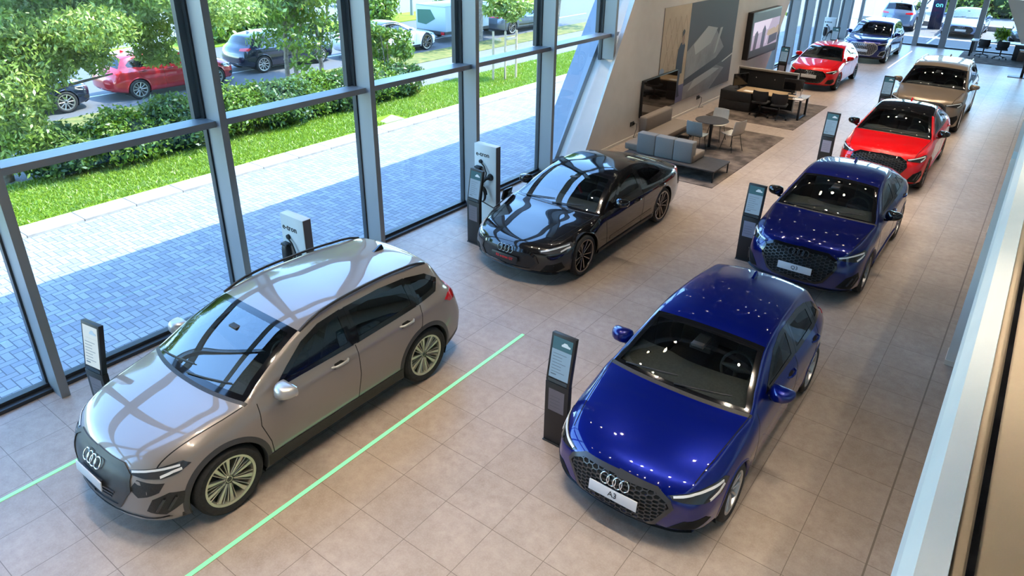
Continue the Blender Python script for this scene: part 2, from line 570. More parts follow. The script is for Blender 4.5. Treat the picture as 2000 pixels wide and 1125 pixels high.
# ---- gallery on the right: slab edge, coping, glass balustrade
g = MB()
prof = [(.0575, 2.95), (.0575, 3.585), (.062, 3.60), (.094, 3.70), (.175, 3.72), (.178, 3.705), (.178, 3.66), (6.0, 3.66), (6.0, 2.95)]
for i in range(len(prof)):
    a, b2 = prof[i], prof[(i + 1) % len(prof)]
    g.add([(a[0], -5.9, a[1]), (a[0], 33.0, a[1]), (b2[0], 33.0, b2[1]), (b2[0], -5.9, b2[1])], [(0, 1, 2, 3)], 1 if 5 <= i < 7 else 0)
g.add([(p[0], 33.0, p[1]) for p in prof], [tuple(range(len(prof)))], 0)
g.add([(p[0], -5.9, p[1]) for p in prof], [tuple(reversed(range(len(prof))))], 0)
struct(g.build('gallery_slab', [M_WHITE, M_CREAM]), 'white slab edge and coping of the gallery, cream floor behind')
bal = struct(empty('gallery_balustrade', (0, 0, 0)), 'frameless glass balustrade in a black channel')
boxo('channel',   .216, .238, -5.8, 32.9, 3.62, 3.715, M_BLACK, bal)
for k, (y0, y1) in enumerate(((-5.8, -.6), (4.6, 12.0), (12.02, 19.0), (19.02, 26.0), (26.02, 32.9))):
    boxo('pane', .223, .237, y0, y1, 3.70, 4.62, M_PANE, bal)
for k, y in enumerate((9.92, 15.37, 20.82, 26.27, 31.7)):
    c = struct(empty('column', (.19, y + .18, 0)), 'white column under the gallery edge')
    boxo('shaft', -.18, .18, -.18, .18, 0, 2.95, M_WHITE, c)
    boxo('column_base', -.188, .188, -.188, .188, 0, .075, M_SKIRT, c)

# ---- lamps in the ceiling
DL_MESH = {}
def downlight(x, y, power):
    """deep-set lamp: the tube cuts its light off about 38 degrees from the vertical"""
    if not DL_MESH:
        d = MB()
        d.lathe([(.062, .195), (.068, .0), (.09, -.004), (.095, 0), (.095, .205), (.0, .205)], 24)
        DL_MESH['h'] = d.build('ceiling_downlight', M_FRAMED, None, 40).data
        COL.objects.unlink([o for o in COL.objects if o.data == DL_MESH['h']][0])
        l = MB(); l.lathe([(0, .175), (.045, .175), (.06, .18)], 20)
        o = l.build('lens', M_GLOW, None); DL_MESH['l'] = o.data; COL.objects.unlink(o)
        sd = bpy.data.lights.new('downlight_beam', 'SPOT')
        sd.energy = power
        sd.color = (1.0, .85, .66)
        sd.spot_size = math.radians(100)
        sd.spot_blend = .25
        sd.shadow_soft_size = .03
        DL_MESH['s'] = sd
    h_ = bpy.data.objects.new('ceiling_downlight', DL_MESH['h']); COL.objects.link(h_)
    tag(h_, 'round downlight in the dark ceiling, added fill rows included', 'ceiling lamp', 'downlights over the cars')
    h_.location = (x, y, CEIL_Z - .21)
    l = bpy.data.objects.new('lens', DL_MESH['l']); COL.objects.link(l); l.parent = h_
    so = bpy.data.objects.new('downlight_beam', DL_MESH['s']); COL.objects.link(so)
    so.location = (0, 0, .155); so.parent = h_

def led(name, x0, x1, y0, y1, m, label):
    b = MB(); b.box(x0, x1, y0, y1, .0005, .006)
    return tag(b.build(name, m), label, 'light strip')
led('floor_light_strip', -5.0, -4.955, -1.0, 6.95, M_LEDG, 'long green glowing floor strip between the grey car and the blue hatchback')
led('floor_light_strip', -7.335, -7.29, -1.0, 6.95, M_LEDG, 'green glowing floor strip on the window side of the grey car')
led('floor_light_strip', -5.15, -5.11, 33.0, 38.5, M_LEDW, 'white light strip on the floor beside the far blue car')
# ------------------------------------------------------------------ cars

def smooth(f, L, sig):
    xs = np.arange(-.3, L + .3001, .01)
    ys = np.array([f(min(max(x, 0), L)) for x in xs])
    lo, hi = (f(.02) - f(0)) / .02, (f(L) - f(L - .02)) / .02
    ys = ys + np.where(xs < 0, xs * lo, 0) + np.where(xs > L, (xs - L) * hi, 0)
    k = np.exp(-.5 * (np.arange(-25, 26) * .01 / sig) ** 2); k /= k.sum()
    yp = np.convolve(np.pad(ys, 25, mode='edge'), k, mode='valid')
    # keep the nose and tail ends as given
    w = np.clip(np.minimum(xs, L - xs) / .15, 0, 1)
    yp = yp * w + ys * (1 - w)
    return lambda x: float(np.interp(x, xs, yp))

class Hull:
    NF = 5
    SEG = (4, 2, 6, 6, 3, 9, 6, 5)
    RAD = (0.06, 0.05, 0.16, 0.06, 0.035, 0.06, 0.2)
    def __init__(h, S, lod=1.0):
        h.S = S
        L, W = S['L'], S['W']
        wf, wb = S['wf'], S['wb']
        sc, sh, g0, g1 = S['sc'], S['sh'], S['g0'], S['g1']
        h.zc = smooth(pchip(S['zc']), L, .045)
        z = h.zc
        h.zb = smooth(pchip(S.get('zb', [(0, .24), (.15, .19), (.5, .17), (L - .6, .19), (L - .15, .26), (L, .33)])), L, .07)
        h.Wk = smooth(pchip(S.get('Wk', [(0, .86), (.22, .945), (.55, .99), (wf, 1), (wf + .75, .985), (2.4, .985), (wf + wb, 1.0), (L - .5, .965), (L - .15, .9), (L, .84)])), L, .07)
        zb_ = S['belt']
        h.zbelt = smooth(pchip([(0, z(0) - .1), (.3, z(.3) - .10), (wf, z(wf) - S.get('fend', .095)), (sc, z(sc) - S.get('cwd', .06)), (sc + .5, zb_[0]), (sh + .5, (zb_[0] + zb_[1]) / 2), (g1 - .35, zb_[1]), (g1 + .02, z(g1 + .02) - .05), (L, z(L) - .06)]), L, .07)
        h.wbk = smooth(pchip([(0, .03), (.5, .05), (wf, .06), (sc, .075), (sh, .07), (g0, .08), (g1, .09), (L, .05)]), L, .07)
        ro = S.get('roofw', .62)
        h.wr = smooth(pchip(S.get('wr', [(0, .66), (.5, .74), (sc, .795), (sh, ro + .035), (sh + .5, ro + .005), (g0, ro - .04), (g1, .68), (L, .74)])), L, .07)
        h.zr = smooth(pchip(S.get('zr', [(0, .025), (.5, .03), (sc, .035), (sh, .055), ((sh + g0) / 2, .045), (g0, .045), (g1, .05), (L, .03)])), L, .07)
        h.bow = smooth(pchip(S.get('bow', [(0, .34), (.4, .23), (sc, .13), (sh, .09), (2.7, 0.0), (L - .7, -.06), (L, -.2)])), L, .07)
        h.nose = pchip(S.get('nose', [(.15, .07), (.3, .0), (.55, .0), (.68, .03), (.8, .08), (1.2, .1)]))
        h.tail = pchip(S.get('tail', [(.15, .12), (.35, .0), (.55, .0), (.8, .05), (1.1, .12), (1.6, .15)]))
        n = int(130 * lod)
        rf, rr = S.get('rf', .13), S.get('rr', .12)
        st = sorted(set([0, .012, .03, .06, .1] + list(np.linspace(.13, L - .1, n)) + [L - .06, L - .03, L - .012, L] + [sc, sh, g0, g1, sc - .02, sh - .03, sh + .03, g0 - .02, g0 + .02]))
        h.st = [s for i, s in enumerate(st) if i == 0 or s - st[i - 1] > .006 or s in (sc, sh, g0, g1)]
        rows, idx = [], None
        for s in h.st:
            sec, idx = h.section(s, rf, rr)
            rows.append(sec)
        h.idx = idx
        h.nv = len(rows[0])
        # mirror to full ring: right side (+y) bottom->top then left side top->bottom
        h.rows = []
        for s, sec in zip(h.st, rows):
            full = [(y, zz) for y, zz in sec] + [(-y, zz) for y, zz in sec[-2:0:-1]]
            h.rows.append([h.place(s, y, zz) for y, zz in full])
        h.nr = len(h.rows[0])
        h.verts = [p for r in h.rows for p in r]
        # parameters of each vertex
        h.faces, h.fpar = [], []
        nr = h.nr
        for i in range(len(h.rows) - 1):
            for k in range(nr):
                h.faces.append((i * nr + k, i * nr + (k + 1) % nr, (i + 1) * nr + (k + 1) % nr, (i + 1) * nr + k))
                kk = k if k < h.nv - 1 else nr - 1 - k
                h.fpar.append((0.5 * (h.st[i] + h.st[i + 1]), kk, 1 if k < h.nv - 1 else -1))
        for end in (0, len(h.rows) - 1):
            s = h.st[end]
            ncol = 9
            grid = []
            for k in range(h.nv):
                y, zz = rows[end][k]
                line = []
                for c in range(ncol):
                    t = 1 - 2 * c / (ncol - 1)
                    if c == 0: line.append(end * nr + k)
                    elif c == ncol - 1: line.append(end * nr + (nr - k) % nr if k not in (0, h.nv - 1) else end * nr + k)
                    else:
                        if k in (0, h.nv - 1): line.append(end * nr + k)
                        else:
                            h.verts.append(h.place(s, y * t, zz))
                            line.append(len(h.verts) - 1)
                grid.append(line)
            for k in range(h.nv - 1):
                for c in range(ncol - 1):
                    q = [grid[k][c], grid[k][c + 1], grid[k + 1][c + 1], grid[k + 1][c]]
                    u = []
                    for a in q:
                        if a not in u: u.append(a)
                    if len(u) < 3: continue
                    h.faces.append(tuple(u) if end else tuple(reversed(u)))
                    h.fpar.append((s, -1, 0))
        # orient outward
        me = bpy.data.meshes.new('tmp')
        me.from_pydata(h.verts, [], h.faces)
        bm = bmesh.new(); bm.from_mesh(me)
        bmesh.ops.recalc_face_normals(bm, faces=bm.faces[:])
        vol = bm.calc_volume(signed=True)
        if vol < 0: bmesh.ops.reverse_faces(bm, faces=bm.faces[:])
        bm.faces.ensure_lookup_table()
        h.faces = [tuple(v.index for v in f.verts) for f in bm.faces]
        bm.free(); bpy.data.meshes.remove(me)
        h.bvh = BVHTree.FromPolygons([Vector(v) for v in h.verts], h.faces)
    def place(h, s, y, z):
        S = h.S
        L, W = S['L'], S['W']
        b = h.bow(s) * (abs(y) / W) ** 2.3
        fr = max(0.0, 1 - s / .9) ** 1.3
        bk = max(0.0, 1 - (L - s) / .7) ** 1.3
        return (y, s + b + h.nose(z) * fr - h.tail(z) * bk, z)       # x, y(length), z
    def section(h, s, rf, rr):
        S = h.S
        L = S['L']
        W = S['W'] * h.Wk(s)
        zc, zb = h.zc(s), h.zb(s)
        zs = min(h.zbelt(s), zc - .02)
        wbx = W - h.wbk(s)
        wr = min(h.wr(s) * S['W'] / .91, wbx - .02)
        zr = max(zc - h.zr(s), zs + .004)
        zm = zb + (zs - zb) * S.get('mid', .52)
        K = [(0, zb), (.78 * W, zb), (W - .035, zb + .05), (W, zm), (W - .016, zs - .11), (wbx, zs), (wr, zr), (.55 * wr, zr + .74 * (zc - zr)), (0, zc)]
        K = [Vector(k) for k in K]
        sharp = S.get('shoulder', .035)
        rad = list(h.RAD); rad[4] = sharp
        rad[5] = S.get('rooflip', .06) if s > S['sc'] else .045
        segs, out = [], []
        cur = K[0]
        ends = []
        for i in range(1, 8):
            a, b, c = K[i - 1], K[i], K[i + 1]
            d1, d2 = (a - b), (c - b)
            r = min(rad[i - 1], .42 * d1.length, .42 * d2.length)
            p0 = b + d1.normalized() * r if d1.length > 1e-6 else b.copy()
            p1 = b + d2.normalized() * r if d2.length > 1e-6 else b.copy()
            ends.append((p0, b, p1))
        idx = {}
        bulge = (0, 0, .02, .012, 0.0, .022, .02, .012)
        def straight(a, b, n, bl):
            d = b - a
            nn = Vector((d.y, -d.x))
            res = []
            for j in range(n):
                t = j / n
                res.append(a + d * t + nn * (bl * 4 * t * (1 - t)))
            return res
        cur = K[0]
        for i in range(7):
            p0, b, p1 = ends[i]
            out += straight(cur, p0, h.SEG[i], bulge[i])
            idx['f%d0' % (i + 1)] = len(out)
            for j in range(h.NF):
                t = j / h.NF
                out.append(p0 * (1 - t) ** 2 + b * 2 * t * (1 - t) + p1 * t ** 2)
            idx['f%d1' % (i + 1)] = len(out)
            cur = p1
        # smooth crown from the roof or bonnet edge to the centre line
        n_up = h.SEG[6] + h.NF + h.SEG[7]
        del out[idx['f61']:]
        q = ends[5][2]
        for j in range(n_up + 1):
            y = q.x * (1 - j / n_up)
            e = abs(y / max(wr, 1e-3))
            out.append(Vector((y, zc - (zc - zr) * e ** 2.3 * (1 - .0) - (1 - e) * 0)))
        dz = out[idx['f61']].y - q.y
        for j in range(n_up + 1):
            e = 1 - j / n_up
            out[idx['f61'] + j].y -= dz * e ** 3
        # rounded ends
        d = 0.0
        if s < rf: d = rf - math.sqrt(max(0, rf * rf - (rf - s) ** 2))
        if L - s < rr: d = rr - math.sqrt(max(0, rr * rr - (rr - (L - s)) ** 2))
        if d > 0:
            hh = (zc - zb) / 2
            zm = (zc + zb) / 2
            fy, fz = 1 - d * .6 / W, 1 - d * .55 / hh
            out = [Vector((p.x * fy, zm + (p.y - zm) * fz)) for p in out]
        return [(max(p.x, 0.0), p.y) for p in out], idx
    # ---- projection of traced outlines on the shell
    def cast(h, p, d):
        d = Vector(d).normalized()
        p = Vector(p)
        hit, nrm, i, dist = h.bvh.ray_cast(p - d * 6, d)
        if hit is None:
            hit, nrm, i, dist = h.bvh.find_nearest(p - d * (p.dot(d) if False else 0))
        if nrm.dot(d) > 0: nrm = -nrm
        return hit, nrm

def basis(d):
    d = Vector(d).normalized()
    u = d.cross(Vector((0, 0, 1)))
    if u.length < 1e-3: u = Vector((1, 0, 0))
    u.normalize()
    w = u.cross(d)
    return u, w, d

def densify(pts, step, closed=True):
    out = []
    n = len(pts)
    for i in range(n if closed else n - 1):
        a, b = Vector(pts[i]), Vector(pts[(i + 1) % n])
        k = max(1, int((b - a).length / step))
        out += [a + (b - a) * (j / k) for j in range(k)]
    if not closed: out.append(Vector(pts[-1]))
    return out

def patch(h, mb, pts, d, off=.004, step=.035, thick=.012, mi=0, mirror=False):
    """outline pts (3-D, on the shell roughly) projected along d on the hull: a fitted, slightly raised piece with a rim"""
    u, w, d = basis(d)
    P = densify(pts, step)
    p2 = [Vector((p.dot(u), p.dot(w))) for p in P]
    n = len(p2)
    xs = [p.x for p in p2]; ys = [p.y for p in p2]
    pts2 = list(p2)
    gx = np.arange(min(xs) + step / 2, max(xs), step)
    gy = np.arange(min(ys) + step / 2, max(ys), step)
    def inside(q):
        c = False
        j = n - 1
        for i in range(n):
            if (p2[i].y > q[1]) != (p2[j].y > q[1]) and q[0] < (p2[j].x - p2[i].x) * (q[1] - p2[i].y) / (p2[j].y - p2[i].y) + p2[i].x: c = not c
            j = i
        return c
    ins = [(a, b) for a in gx for b in gy if inside((a, b)) and min((a - p.x) ** 2 + (b - p.y) ** 2 for p in p2) > (step * .45) ** 2]
    pts2 += [Vector(q) for q in ins]
    r = mgeo.delaunay_2d_cdt(pts2, [], [list(range(n))], 1, 1e-5)
    vs2, fs, src = r[0], r[2], r[3]
    top, low = [], []
    for q in vs2:
        hit, nrm = h.cast(u * q.x + w * q.y, d)
        top.append(hit + nrm * off)
        low.append(hit - nrm * thick)
    nv = len(top)
    faces = [tuple(f) for f in fs]
    ec = {}
    for f in faces:
        for i in range(len(f)):
            e = (f[i], f[(i + 1) % len(f)])
            ec[tuple(sorted(e))] = ec.get(tuple(sorted(e)), 0) + 1
    # orientation
    if faces:
        f = faces[0]
        nn = (top[f[1]] - top[f[0]]).cross(top[f[2]] - top[f[0]])
        if nn.dot(d) > 0: faces = [tuple(reversed(f)) for f in faces]
    rim = []
    for f in faces:
        for i in range(len(f)):
            a, b = f[i], f[(i + 1) % len(f)]
            if ec[tuple(sorted((a, b)))] == 1: rim.append((b, a, nv + a, nv + b))
    fl = faces + (rim if thick else [])
    vs = top + (low if thick else [])
    mb.add(vs, fl, mi)
    if mirror: mb.add([(-v[0], v[1], v[2]) for v in vs], [tuple(reversed(f)) for f in fl], mi)

def strip(h, mb, pts, d, width, off=.002, step=.03, thick=.006, mi=0, mirror=False, closed=False, lift=0.0):
    """band of given width along a polyline, laid on the hull"""
    u, w, d = basis(d)
    P = densify(pts, step, closed)
    n = len(P)
    prof = []
    for i, p in enumerate(P):
        t = (P[(i + 1) % n] if closed or i < n - 1 else P[i]) - (P[i - 1] if closed or i > 0 else P[i])
        t2 = Vector((t.dot(u), t.dot(w)))
        if t2.length < 1e-9: t2 = Vector((1, 0))
        t2.normalize()
        s2 = Vector((-t2.y, t2.x)) * width / 2
        side = u * s2.x + w * s2.y
        ring = []
        for sg in (-1, 1):
            hit, nrm = h.cast(p + side * sg, d)
            ring.append((hit, nrm))
        prof.append([ring[0][0] - ring[0][1] * thick, ring[0][0] + ring[0][1] * off, ring[1][0] + ring[1][1] * off, ring[1][0] - ring[1][1] * thick])
    vs = [q for r in prof for q in r]
    fs = []
    for i in range(n if closed else n - 1):
        j = (i + 1) % n
        for k in range(3):
            fs.append((i * 4 + k, i * 4 + k + 1, j * 4 + k + 1, j * 4 + k))
    mb.add(vs, fs, mi)
    if mirror: mb.add([(-v[0], v[1], v[2]) for v in vs], [tuple(reversed(f)) for f in fs], mi)

def inset2(pts, k, axes):
    """polygon inset by k in the plane of the two given axes"""
    a, b = axes
    n = len(pts)
    area = sum(pts[i][a] * pts[(i + 1) % n][b] - pts[(i + 1) % n][a] * pts[i][b] for i in range(n))
    sg = 1 if area > 0 else -1
    out = []
    for i in range(n):
        p0, p1, p2 = [Vector((pts[j % n][a], pts[j % n][b])) for j in (i - 1, i, i + 1)]
        e1, e2 = (p1 - p0).normalized(), (p2 - p1).normalized()
        n1, n2 = Vector((-e1.y, e1.x)) * sg, Vector((-e2.y, e2.x)) * sg
        m = n1 + n2
        if m.length < 1e-6: m = n1.copy()
        m.normalize()
        q = p1 + m * min(k / max(.35, m.dot(n1)), 2.2 * k)
        r = [pts[i][0], pts[i][1], pts[i][2]]
        r[a], r[b] = q.x, q.y
        out.append(tuple(r))
    return out

def ring_band(h, mb, outer, inner, d, off=.004, thick=.01, mi=0, step=.04, mirror=False):
    """band between an outline and its inset"""
    n = len(outer)
    A, B = [], []
    for i in range(n):
        a0, a1, b0, b1 = Vector(outer[i]), Vector(outer[(i + 1) % n]), Vector(inner[i]), Vector(inner[(i + 1) % n])
        k = max(1, int((a1 - a0).length / step))
        for j in range(k):
            A.append(a0 + (a1 - a0) * (j / k)); B.append(b0 + (b1 - b0) * (j / k))
    m = len(A)
    vs = []
    for p, q in zip(A, B):
        (h0, n0), (h1, n1) = h.cast(p, d), h.cast(q, d)
        vs += [h0 - n0 * thick, h0 + n0 * off, h1 + n1 * off, h1 - n1 * thick]
    fs = []
    for i in range(m):
        j = (i + 1) % m
        for k in range(3): fs.append((i * 4 + k, i * 4 + k + 1, j * 4 + k + 1, j * 4 + k))
    mb.add(vs, fs, mi)
    if mirror: mb.add([(-v[0], v[1], v[2]) for v in vs], [tuple(reversed(f)) for f in fs], mi)

def in_poly(pts, a, b, x, y):
    c = False
    n = len(pts)
    j = n - 1
    for i in range(n):
        xi, yi, xj, yj = pts[i][a], pts[i][b], pts[j][a], pts[j][b]
        if (yi > y) != (yj > y) and x < (xj - xi) * (y - yi) / (yj - yi) + xi: c = not c
        j = i
    return c

def honeycomb(h, mb, poly, cell, mi=0, off=.012, bar=.008, flat=False):
    """hexagon mesh bars in the front outline poly [(x, s, z)]"""
    xs = [p[0] for p in poly]; zs = [p[2] for p in poly]
    a = cell
    rx, rz = (a * 1.25, a * .72) if not flat else (a * 1.5, a * .5)
    seen = set()
    ins = inset2(poly, .012, (0, 2))
    j = 0
    z = min(zs)
    while z < max(zs) + rz:
        x = -math.ceil(max(abs(v) for v in xs) / (1.5 * rx)) * 1.5 * rx + (0.75 * rx if j % 2 else 0)
        while x < max(xs) + rx:
            cs = [(x + rx * c / 2, z + rz * s) for c, s in ((1, 0), (.5, .5), (-.5, .5), (-1, 0), (-.5, -.5), (.5, -.5))]
            for i in range(6):
                p, q = cs[i], cs[(i + 1) % 6]
                mx, mz = (p[0] + q[0]) / 2, (p[1] + q[1]) / 2
                key = (round(mx, 3), round(mz, 3))
                if key in seen or not in_poly(ins, 0, 2, mx, mz): continue
                seen.add(key)
                (h0, n0), (h1, n1) = h.cast((p[0], 0, p[1]), (0, 1, 0)), h.cast((q[0], 0, q[1]), (0, 1, 0))
                t = (h1 - h0)
                if t.length < 1e-4 or t.length > 3 * a: continue
                sd = t.cross(n0).normalized() * bar
                vs = [h0 - sd - n0 * .01, h0 + sd - n0 * .01, h0 + sd * .5 + n0 * off, h0 - sd * .5 + n0 * off, h1 - sd - n1 * .01, h1 + sd - n1 * .01, h1 + sd * .5 + n1 * off, h1 - sd * .5 + n1 * off]
                mb.add(vs, [(0, 1, 5, 4), (1, 2, 6, 5), (2, 3, 7, 6), (3, 0, 4, 7)], mi)
            x += 1.5 * rx
        z += rz * .5
        j += 1

def rings_emblem(h, z, size, parent, mats=M_CHROME, rear=False):
    """four interlinked rings standing on the front"""
    mb = MB()
    d = (0, 1, 0) if not rear else (0, -1, 0)
    hit, nrm = h.cast((0, 0 if not rear else h.S['L'], z), d)
    R = size / 2
    for k in range(4):
        cx = (k - 1.5) * size * .74
        pts = []
        for i in range(28):
            a = 2 * math.pi * i / 28
            x, zz = cx + R * math.cos(a), R * math.sin(a)
            q, nq = h.cast((x, 0, z + zz), d)
            pts.append(q + nq * (.022 if k % 2 else .026))
        mb.tube(pts, size * .075, 8, closed=True)
    return mb.build('ring_emblem', mats, parent, 60)

def make_wheel(r, w, rim_r, style, mats, side=1):
    """tyre with rim, hub cap and brake disc; axle along x, outer face towards +x"""
    t = MB()
    hw = w / 2
    t.lathe([(rim_r - .005, -hw * .8), (rim_r + .02, -hw * .95), (r - .035, -hw), (r - .008, -hw * .82), (r, -hw * .6), (r, hw * .6), (r - .008, hw * .82), (r - .035, hw), (rim_r + .03, hw * .98), (rim_r + .012, hw * .9), (rim_r - .006, hw * .82)], 56, axis='X')
    tyre = t.build('wheel', M_TYRE, None, 40)
    b = MB()
    b.lathe([(rim_r, hw * .80), (rim_r + .012, hw * .9), (rim_r - .012, hw * .86), (rim_r - .022, hw * .5), (rim_r - .03, -hw * .7)], 56, axis='X')
    b.lathe([(.0, hw * .60), (.034, hw * .60), (.04, hw * .52), (.07, hw * .45), (.075, hw * .1)], 24, axis='X')
    face = hw * .62
    n, kind = style
    d2 = MB()
    for k in range(n):
        a0 = 2 * math.pi * k / n + .25
        if kind == 'double': offs = ((-.5, .018, .030), (.5, .018, .030))
        elif kind == 'blade': offs = ((0, .030, .075),)
        elif kind == 'multi': offs = ((-.60, .016, .046), (-.20, .007, .011), (.20, .007, .011), (.60, .016, .046), (1.04, .009, .011))
        else: offs = ((0, .020, .026),)
        for o, w0, w1 in offs:
            ca, sa = math.cos(a0), math.sin(a0)
            spread0, spread1 = o * .030, o * (2 * math.pi * rim_r / n) * (.36 if kind != 'multi' else .40)
            e = Vector((0, ca, sa)); f = Vector((0, -sa, ca))
            def P(rr, off, x): return e * rr + f * off + Vector((x, 0, 0))
            r0, r1 = .045, rim_r - .008
            rm = (r0 + r1) / 2
            sm = (spread0 + spread1) / 2
            wm = (w0 + w1) / 2
            ring = []
            for rr, sp, ww, x in ((r0, spread0, w0, face), (rm, sm, wm, face + .012), (r1, spread1, w1, face + .02)):
                ring.append([P(rr, sp - ww / 2, x - .03), P(rr, sp - ww / 2, x - .004), P(rr, sp - ww / 2 + .004, x), P(rr, sp + ww / 2 - .004, x), P(rr, sp + ww / 2, x - .004), P(rr, sp + ww / 2, x - .03)])
            vs = [q for rg in ring for q in rg]
            fs = []
            for i in range(2):
                for kk in range(6): fs.append((i * 6 + kk, i * 6 + (kk + 1) % 6, (i + 1) * 6 + (kk + 1) % 6, (i + 1) * 6 + kk))
            b.add(vs, fs, 0)
    rim = b.build('rim', mats, tyre, 35)
    c = MB()
    c.lathe([(0, hw * .05), (rim_r * .68, hw * .05), (rim_r * .68, -.02), (0, -.02)], 32, axis='X')
    c.build('brake_disc', mat_brake, tyre, 35)
    k = MB()
    k.lathe([(0, -hw * .45), (rim_r - .035, -hw * .45)], 24, axis='X')
    k.build('wheel_backing', M_VOID, tyre)
    cp = MB()
    cp.lathe([(0, hw * .62), (.026, hw * .615), (.033, hw * .56)], 20, axis='X')
    cp.build('hub_cap', M_ALLOYD, tyre, 40)
    return tyre
mat_brake = mat('brake_steel', (0.16, 0.155, 0.15), 0.45, 0.8)

def capsule(mb, c, half, bend=.0, M=None, mi=0, seg=(18, 10), squash=1.0):
    """rounded pod (super-ellipsoid) centred at c with half sizes"""
    ns, nt = seg
    vs, fs = [], []
    for i in range(nt + 1):
        ph = -math.pi / 2 + math.pi * i / nt
        for k in range(ns):
            th = 2 * math.pi * k / ns
            def sp(v, e): return math.copysign(abs(v) ** e, v)
            x = sp(math.cos(ph), .7) * sp(math.cos(th), .7)
            y = sp(math.cos(ph), .7) * sp(math.sin(th), .7)
            z = sp(math.sin(ph), .7)
            p = Vector((x * half[0], y * half[1] + bend * x * x, z * half[2]))
            if M is not None: p = M @ p
            vs.append(p + Vector(c))
    for i in range(nt):
        for k in range(ns): fs.append((i * ns + k, i * ns + (k + 1) % ns, (i + 1) * ns + (k + 1) % ns, (i + 1) * ns + k))
    mb.add(vs, fs, mi)

